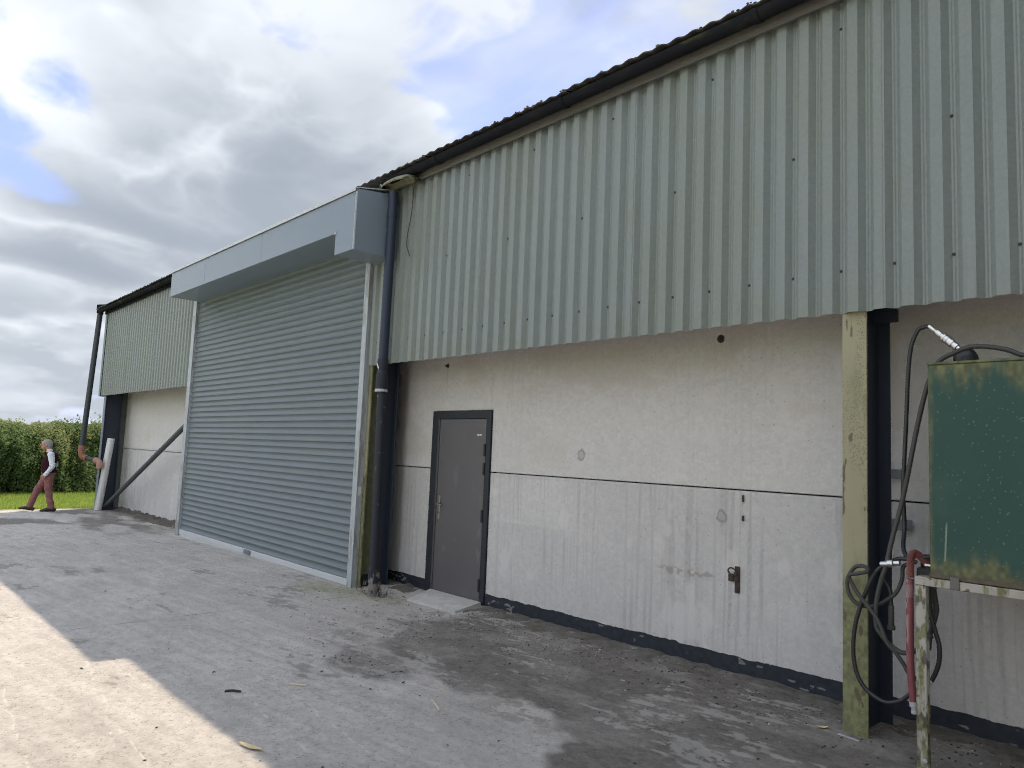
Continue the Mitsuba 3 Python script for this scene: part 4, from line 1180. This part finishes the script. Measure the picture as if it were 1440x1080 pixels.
def hedge():
    y0, y1 = -9.0, 24.0
    hk = root('hedge', 'tall dense green field hedge beyond the grass verge', 'hedge')
    front = lambda y: -24.55 - 0.30 * (y - 4.2)
    n = 150000
    y = np.where(rng.uniform(size=n) < 0.62, rng.uniform(1.5, 8.0, n), rng.uniform(y0, y1, n))
    t = rng.uniform(0, 1, n)
    # the outline bulges: section from foot to crown to back
    q = lambda s, o: meshkit.fbm(np.stack([y * s, t * 3 + o, 0 * y], -1), 4, 17)
    bul = (q(1.3, 0) - 0.5) * 1.3 + (q(4.0, 5.0) - 0.5) * 0.8
    top = 1.86 + 0.50 * (meshkit.fbm(np.stack([y * 0.9, 0 * y, 0 * y], -1), 4, 5) - 0.5) + 0.25 * (meshkit.fbm(np.stack([y * 4, 0 * y, 0 * y + 3], -1), 3, 6) - 0.5)
    ang = t * np.pi * 0.72
    rx, rz = 0.75 + bul, top
    x = front(y) - 0.75 + rx * np.cos(np.minimum(ang, np.pi)) ** np.where(ang < np.pi / 2, 1, 1)
    z = -0.1 + (rz + 0.1) * np.where(ang < np.pi / 2, np.sin(ang) ** 0.72, 1.0) + rng.normal(0, 0.05, n)
    # fill depth a little so the leaves overlap, with some long sprigs on top
    x += rng.normal(0, 0.08, n)
    sprig = rng.uniform(size=n) < 0.035
    z += np.where(sprig & (t > 0.55), rng.uniform(0.0, 1.0, n) ** 2 * 0.45 * meshkit.noise(np.stack([y * 3.3, 0 * y, 0 * y + 2], -1), 61), 0)
    z = np.maximum(z, -0.1)
    c = np.stack([x, y, z], -1)
    s = rng.uniform(0.022, 0.055, n)
    d = rng.normal(size=(n, 3)) + [0.5, -0.3, 0.5]
    d /= np.linalg.norm(d, axis=1, keepdims=True)
    e = np.cross(d, rng.normal(size=(n, 3)))
    e /= np.linalg.norm(e, axis=1, keepdims=True)
    g = np.cross(d, e)
    V = np.stack([c - e * s[:, None], c + g * s[:, None] * 0.55, c + e * s[:, None], c - g * s[:, None] * 0.55], 1)
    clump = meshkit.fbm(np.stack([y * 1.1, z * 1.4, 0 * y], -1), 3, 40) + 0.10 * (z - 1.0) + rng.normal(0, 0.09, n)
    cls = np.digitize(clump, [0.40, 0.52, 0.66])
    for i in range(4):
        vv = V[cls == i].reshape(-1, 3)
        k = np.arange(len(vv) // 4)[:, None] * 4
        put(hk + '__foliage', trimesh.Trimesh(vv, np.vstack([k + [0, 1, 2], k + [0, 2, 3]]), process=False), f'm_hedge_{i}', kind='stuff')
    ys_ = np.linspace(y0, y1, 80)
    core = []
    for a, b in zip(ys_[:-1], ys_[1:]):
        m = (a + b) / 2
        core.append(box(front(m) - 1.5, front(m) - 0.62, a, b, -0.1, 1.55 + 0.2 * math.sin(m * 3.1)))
    put(hk + '__light_block_core', cat(core), 'm_hedge_core')  # added solid dark boxes that block light inside the hedge
    stems = [tube([(front(a) - 0.55, a, -0.1), (front(a) - 0.5, a + rng.uniform(-.2, .2), 0.6), (front(a) - 0.6, a + rng.uniform(-.3, .3), 1.3)], [0.03, 0.022, 0.012], 6) for a in np.arange(y0, y1, 0.8)]
    put(hk + '__stems', cat(stems), 'm_bark', kind='stuff')


hedge()

put('grass_tuft', blades(3800, YARD_X0 - 0.25, YARD_X0 + 0.05, -2.0, 5.0, 0.12, 0.27), 'm_grass_1', kind='stuff', label='ragged grass growing over the far edge of the concrete', cat_='grass')

# ------------------------------------------------------------------ the walking man
def bones(joints, links, extra=()):
    ms = []
    for a, b in links:
        pa, ra = joints[a]
        pb, rb = joints[b]
        ms.append(Manifold.batch_hull([Manifold.sphere(ra, 20).translate(tuple(map(float, pa))), Manifold.sphere(rb, 20).translate(tuple(map(float, pb)))]))
    ms += list(extra)
    m = ms[0]
    for k in ms[1:]:
        m = m + k
    return m


def soft(m, edge=0.014, it=8):
    t = m.refine_to_length(edge).to_mesh()
    tm = trimesh.Trimesh(t.vert_properties[:, :3], t.tri_verts, process=True)
    trimesh.smoothing.filter_taubin(tm, iterations=it)
    return tm


def ell(c, r):
    return Manifold.sphere(1.0, 28).scale(tuple(map(float, r))).translate(tuple(map(float, c)))


def person():
    # local frame: +x the way he walks, +y his left hand side (towards the camera), +z up; metres, ground at 0
    k = root('person', 'grey-haired man in maroon waistcoat, white shirt and dusky red trousers, walking along the grass', 'person')
    P = {}
    hipL, hipR = (-0.02, 0.08, 0.77), (0.01, -0.08, 0.77)
    J = {'hipL': (hipL, 0.094), 'kneeL': ((-0.035, 0.085, 0.44), 0.066), 'ankL': ((-0.115, 0.085, 0.10), 0.060),
         'hipR': (hipR, 0.094), 'kneeR': ((0.185, -0.085, 0.455), 0.066), 'ankR': ((0.285, -0.085, 0.115), 0.060),
         'pel': ((-0.01, 0, 0.82), 0.115), 'pf': ((0.035, 0, 0.86), 0.105)}
    tro = bones(J, [('hipL', 'kneeL'), ('kneeL', 'ankL'), ('hipR', 'kneeR'), ('kneeR', 'ankR'), ('hipL', 'pel'), ('hipR', 'pel'), ('hipL', 'hipR'), ('pel', 'pf'), ('hipL', 'pf'), ('hipR', 'pf')])
    def folds(m, amp, fx, fz):
        q = m.vertices * [fx, fx, fz]
        m.vertices += m.vertex_normals * (amp * (meshkit.fbm(q + 9.0, 3, 12) - 0.5))[:, None]
        return m

    P['trousers'] = (folds(soft(tro), 0.030, 9.0, 14.0), 'm_trousers')
    tor = [ell((0.005, 0, 0.90), (0.135, 0.165, 0.13)), ell((0.02, 0, 1.02), (0.130, 0.165, 0.16)), ell((-0.025, 0, 1.16), (0.125, 0.180, 0.14)), ell((-0.02, 0, 1.245), (0.085, 0.165, 0.07))]
    vest = Manifold.batch_hull(tor[:2]) + Manifold.batch_hull(tor[1:3]) + Manifold.batch_hull(tor[2:])
    vest = vest - Manifold.cube((1, 1, 0.2), True).translate((0, 0, 0.705))
    P['waistcoat'] = (folds(soft(vest), 0.016, 10.0, 12.0), 'm_vest')
    S_ = {'shL': ((-0.03, 0.185, 1.245), 0.062), 'elL': ((-0.085, 0.235, 0.99), 0.050), 'wrL': ((0.030, 0.205, 0.80), 0.036),
          'shR': ((-0.02, -0.185, 1.245), 0.062), 'elR': ((-0.07, -0.235, 0.99), 0.050), 'wrR': ((0.06, -0.205, 0.80), 0.036)}
    collar = Manifold.batch_hull([ell((0.012, 0, 1.295), (0.062, 0.066, 0.018)), ell((0.026, 0, 1.345), (0.055, 0.058, 0.012))])
    sh = bones(S_, [('shL', 'elL'), ('elL', 'wrL'), ('shR', 'elR'), ('elR', 'wrR')], [collar])
    P['shirt'] = (folds(soft(sh, 0.010), 0.022, 16.0, 26.0), 'm_shirt')
    # head, neck, hands: one body under the clothes
    hx, hz = 0.085, 1.452
    head = [ell((hx, 0, hz + 0.015), (0.094, 0.074, 0.092)), ell((hx + 0.03, 0, hz - 0.045), (0.062, 0.055, 0.066)), ell((hx + 0.052, 0, hz - 0.088), (0.030, 0.030, 0.020)),
            Manifold.batch_hull([ell((hx + 0.088, 0, hz + 0.012), (0.008, 0.008, 0.008)), ell((hx + 0.112, 0, hz - 0.026), (0.011, 0.014, 0.010))]),
            ell((hx + 0.082, 0, hz - 0.058), (0.016, 0.024, 0.007)), ell((hx + 0.080, 0, hz - 0.070), (0.014, 0.022, 0.008)),
            ell((hx + 0.074, 0, hz + 0.024), (0.020, 0.055, 0.010)),
            ell((hx - 0.012, 0.074, hz - 0.012), (0.018, 0.010, 0.031)), ell((hx - 0.012, -0.074, hz - 0.012), (0.018, 0.010, 0.031)),
            Manifold.batch_hull([ell((hx - 0.03, 0, hz - 0.05), (0.052, 0.052, 0.04)), ell((0.012, 0, 1.28), (0.058, 0.060, 0.05))]),
            Manifold.batch_hull([ell((0.012, 0, 1.28), (0.058, 0.060, 0.05)), ell((-0.01, 0, 1.10), (0.07, 0.11, 0.06))])]
    body = head[0]
    for m in head[1:]:
        body = body + m
    for sgn, w, e in ((1, S_['wrL'][0], S_['elL'][0]), (-1, S_['wrR'][0], S_['elR'][0])):
        w = np.array(w, float)
        ax_ = (w - np.array(e)) / np.linalg.norm(w - np.array(e))
        up = np.cross(ax_, [0, 1, 0])
        up /= np.linalg.norm(up)
        palm = w + ax_ * 0.055
        sp = lambda p, r: Manifold.sphere(r, 12).translate(tuple(map(float, p)))
        body = body + Manifold.batch_hull([sp(np.array(e), 0.034), sp(w, 0.026)]) + Manifold.batch_hull([sp(w, 0.026), sp(palm + up * 0.026, 0.014), sp(palm - up * 0.026, 0.014)])
        inw = np.array([0, -sgn, 0])
        for q, (o, ln) in enumerate(((0.030, 0.062), (0.011, 0.070), (-0.009, 0.066), (-0.028, 0.052))):
            b0 = palm + up * o
            b1 = b0 + ax_ * ln * 0.55 + inw * 0.006
            b2 = b1 + ax_ * ln * 0.42 + inw * 0.022
            body = body + Manifold.batch_hull([sp(b0, 0.0095), sp(b1, 0.0088)]) + Manifold.batch_hull([sp(b1, 0.0088), sp(b2, 0.0072)])
        t0 = w + ax_ * 0.02 + up * 0.024
        t1 = t0 + ax_ * 0.028 + up * 0.020 + inw * 0.010
        t2 = t1 + ax_ * 0.028 + up * 0.004 + inw * 0.012
        body = body + Manifold.batch_hull([sp(t0, 0.012), sp(t1, 0.010)]) + Manifold.batch_hull([sp(t1, 0.010), sp(t2, 0.008)])
    P['body'] = (soft(body, 0.006, 4), 'm_skin')
    hair = Manifold.batch_hull([ell((hx - 0.012, 0, hz + 0.028), (0.096, 0.081, 0.090)), ell((hx - 0.035, 0, hz - 0.02), (0.073, 0.075, 0.055))])
    cut = Manifold.cube((0.4, 0.4, 0.4), True).rotate((0, 32, 0)).translate((hx + 0.235, 0, hz - 0.085))
    hair = hair - cut
    P['hair'] = (soft(hair, 0.010, 4), 'm_hair')
    eyes = [trimesh.creation.icosphere(2, 0.0085) for _ in range(2)]
    for e, sg in zip(eyes, (1, -1)):
        e.apply_translation([hx + 0.083, sg * 0.028, hz + 0.006])
    P['eye'], P['eye_001'] = (eyes[0], 'm_darkiron'), (eyes[1], 'm_darkiron')
    for sgn, an, ang in ((1, (-0.115, 0.085), 0.0), (-1, (0.285, -0.085), 0.14)):
        zz = 0.0 if sgn > 0 else 0.012
        s1 = Manifold.batch_hull([ell((-0.045, 0, 0.045), (0.045, 0.040, 0.045)), ell((0.05, 0, 0.042), (0.05, 0.044, 0.040)), ell((0.150, 0, 0.026), (0.055, 0.044, 0.026)), ell((0.0, 0, 0.085), (0.048, 0.042, 0.03))])
        s1 = s1 - Manifold.cube((1, 1, 0.1), True).translate((0, 0, -0.046))
        s1 = s1.rotate((0, -math.degrees(ang), 0)).translate((an[0], an[1], zz))
        key = 'shoe' if 'shoe' not in P else 'shoe_001'
        P[key] = (soft(s1, 0.012, 5), 'm_shoe')
    heading = math.atan2(-0.954, -0.30)
    fx, fy = -18.72, 3.55
    M = T().translate([fx, fy, float(yard_z(np.array(fx), np.array(fy))) - 0.002]).rotate([0, 0, 1], math.degrees(heading)).scale([1.06, 1.14, 1.0])
    for name, (m, mat) in P.items():
        put(f'{k}__{name}', m, mat, True if name != 'shoe' else 40, M=M)


person()
